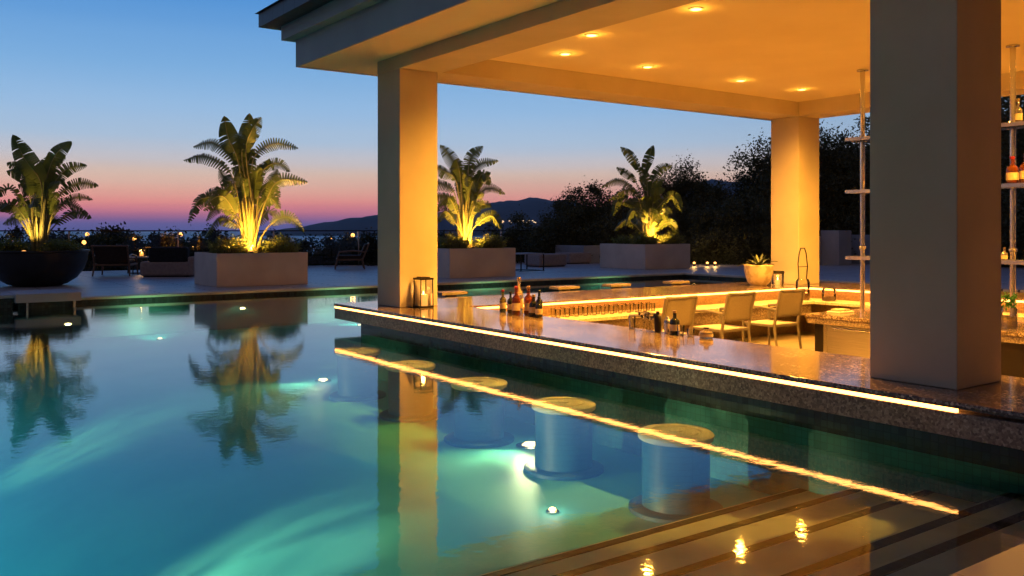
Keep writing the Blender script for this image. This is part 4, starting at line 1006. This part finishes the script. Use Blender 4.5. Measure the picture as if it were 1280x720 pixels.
# beverage dispensers with wire handles in the far corner
def dispenser(p, h, label, wire=True):
    t = thing('drink_dispenser', label, 'dispenser', p, 0, 'glass vessels in the corner of the inner shelf')
    m = MB(); m.lathe([(.10,0),(.11,.02),(.11,h*.85),(.09,h)], seg=24, cap=False); m.build('glass_vessel', M['water_glass'], t, True)
    m = MB(); m.lathe([(.098,.004),(.10,h*.35)], seg=20); m.build('contents', M['pale_glass'], t, True)
    if wire:
        m = MB(); m.tube([(-.1,0,h),(-.12,0,h+.25),(-.09,0,h+.42),(-.05,0,h+.5),(.05,0,h+.5),(.09,0,h+.42),(.13,0,h+.2),(.1,0,h)], .010, 8); m.tube([(-.1,0,h+.2),(.11,0,h+.2)], .006, 6); m.build('wire_handle', M['dark_metal'], t, True)
dispenser((12.22,8.90,.121), .34, 'tall glass vessel with black wire handle before the far column')
dispenser((12.42,8.55,.121), .2, 'shorter glass vessel without handle beside the wire handled one', False)
# agave pot and candle jar on the back counter
t = thing('agave_pot', 'cracked cream pot holding a small agave on the back counter', 'potted plant', (12.12,9.70,.321))
m = MB(); m.lathe([(.13,0),(.19,.06),(.235,.20),(.245,.34),(.23,.35),(.215,.31)], seg=32, cap=False); m.build('pot', M['terracotta'], t, True)
m = MB(); m.lathe([(.01,.305),(.225,.30)], seg=24); m.build('soil', M['soil'], t)
m = MB(); rs = random.Random(3)
for k in range(15):
    a = k*2.4; lean = .25+.045*k; L_ = .30+rs.uniform(-.03,.05); dv = Vector((cos(a), sin(a), 0)); sdv = Vector((-sin(a), cos(a), 0))
    pr = None
    for i in range(8):
        f = i/7; c = dv*(L_*lean*1.2*f+.02)+UP*(.32+L_*f*(1.05-lean*.7)-.16*lean*f*f); w_ = .032*(1-f)**.6*(1+.6*f)
        q = (c-sdv*w_+UP*.012, c, c+sdv*w_+UP*.012)
        if pr: m.face([pr[0],pr[1],q[1],q[0]]); m.face([pr[1],pr[2],q[2],q[1]])
        pr = q
m.build('agave', M['agave'], t, True, weld=True)
t = thing('candle_jar', 'glass candle jar with dark woven rim right of the agave pot', 'candle jar', (12.52,9.62,.321))
m = MB(); m.lathe([(.085,0),(.10,.03),(.105,.20)], seg=24, cap=False); m.build('jar', M['water_glass'], t, True)
m = MB(); m.lathe([(.107,.19),(.115,.21),(.107,.235),(.10,.21)], seg=24, cap=False); m.build('rim', M['dark_metal'], t, True)
m = MB(); m.lathe([(.04,.002),(.04,.08)], seg=16); m.build('candle', M['candle'], t, True)
m = MB(); m.lathe([(.003,.08),(.011,.095),(.002,.13)], seg=10); m.build('flame', M['flame'], t, True)
light('POINT', 'candle_light', (0,0,.16), 1.2, (1,.5,.12), .02, t)
# shelf bottles
def on_shelf(y, z, *a, dx=0): bottle((10.9+dx,y,.166+z+.0205), *a, group='liquor bottles on the glass shelves')
on_shelf(6.78,1.60,.33,.055,'amber','red_cap','amber liquor bottle on the middle shelf by the left pole')
on_shelf(4.98,1.60,.33,.065,'amber','red_cap','squat amber liquor bottle with cream label on middle shelf by the right pole',dx=-.1)
on_shelf(4.83,1.60,.36,.065,'amber','dark_metal','amber liquor bottle with dark top on middle shelf at the right edge',dx=-.1)
on_shelf(4.68,1.60,.32,.06,'dark_glass','red_cap','dark bottle farthest right on the middle shelf')
on_shelf(4.80,.70,.32,.050,'amber','gold_cap','round shouldered bottle with pale label on the bottom shelf',dx=-.08)
on_shelf(5.08,.70,.16,.035,'pale_glass','gold_cap','small pale bottle on the bottom shelf beside the right pole',dx=-.08)
on_shelf(6.72,.70,.30,.04,'amber','dark_metal','amber bottle on the bottom shelf beside the near column',dx=.02)
for k in range(8):
    on_shelf(6.45-k*.17,1.60,.30+.03*(k%3),.04,('amber','dark_glass','green_glass')[k%3],('red_cap','gold_cap')[k%2],'liquor bottle %s from the left pole in the middle shelf row' % ('second','third','fourth','fifth','sixth','seventh','eighth','ninth')[k])
# mint in a glass jar, wire frame and small tray on the island
t = thing('mint_jar', 'glass jar holding a bunch of green mint at the right edge', 'jar', (10.15,4.72,.166))
m = MB(); m.lathe([(.075,0),(.085,.02),(.085,.22),(.075,.24)], seg=24, cap=False); m.build('jar', M['water_glass'], t, True)
m = MB(); m.lathe([(.08,.004),(.08,.14)], seg=20); m.build('contents', M['pale_glass'], t, True)
m = MB(); rs = random.Random(9)
for k in range(120):
    d = Vector((rs.gauss(0,1),rs.gauss(0,1),rs.gauss(0,1))).normalized(); p = Vector((0,0,.31))+d*rs.uniform(.01,.085)
    e = d.cross(Vector((rs.uniform(-1,1),1,rs.uniform(-1,1)))).normalized()*.015; l = .045
    m.face([p,p+d*l*.5+e,p+d*l,p+d*l*.5-e])
m.build('mint', M['mint'], t)
t = thing('wire_rack', 'small square black wire rack beside the shelf pole on the island', 'rack', (10.35,6.15,.166))
m = MB()
for (a,b) in (((-.1,-.1),(.1,-.1)),((.1,-.1),(.1,.1)),((.1,.1),(-.1,.1)),((-.1,.1),(-.1,-.1))):
    for z in (.01,.26): m.tube([(a[0],a[1],z),(b[0],b[1],z)], .008, 6)
    m.tube([(a[0],a[1],.01),(a[0],a[1],.26)], .008, 6)
m.build('wire_frame', M['dark_metal'], t)
t = thing('serving_tray', 'low cream serving tray with folded towels on the island end', 'tray', (10.35,6.95,.166))
m = MB(); m.box(-.16,.16,-.1,.1,0,.02); m.build('tray', M['white_trim'], t, bevel=.004)
m = MB(); m.box(-.12,-.01,-.07,.07,.021,.05); m.box(.01,.12,-.07,.07,.021,.045); m.build('towel', M['sling'], t, bevel=.012)

for k in range(7):
    on_shelf(6.50-k*.19,.70,.28+.03*(k%2),.045,('dark_glass','amber','pale_glass')[k%3],('dark_metal','gold_cap')[k%2],'liquor bottle %s from the left pole in the bottom shelf row' % ('second','third','fourth','fifth','sixth','seventh','eighth')[k])
for k,(y,z,g,cp,s) in enumerate(((4.55,1.60,'amber','gold_cap','amber bottle with gold top, middle shelf, beyond the dark one at right'),(4.62,.70,'dark_glass','red_cap','dark bottle with red top on the bottom shelf at the right edge'),
        (4.98,2.31,'pale_glass','gold_cap','pale tall bottle on the top shelf by the right pole'),(4.72,2.31,'amber','red_cap','amber bottle on the top shelf at the right edge'),
        (6.80,2.31,'dark_glass','gold_cap','dark bottle on the top shelf by the left pole'))):
    on_shelf(y,z,.31,.045,g,cp,s,dx=.04)

# ------------------------------------------------------------------ evening air
hm = bpy.data.materials.new('haze'); hm.use_nodes = True; hn = hm.node_tree; hn.nodes.clear()
ho = hn.nodes.new('ShaderNodeOutputMaterial'); hv = hn.nodes.new('ShaderNodeVolumePrincipled')
hv.inputs['Color'].default_value = (.72,.84,1,1); hv.inputs['Density'].default_value = 4.5e-5; hv.inputs['Anisotropy'].default_value = .2
hn.links.new(hv.outputs[0], ho.inputs['Volume'])
m = MB(); m.box(-6500,7500,-300,7300,-29,520); tag(m.build('haze', hm), 'thin blue evening haze over the sea', kind='stuff')
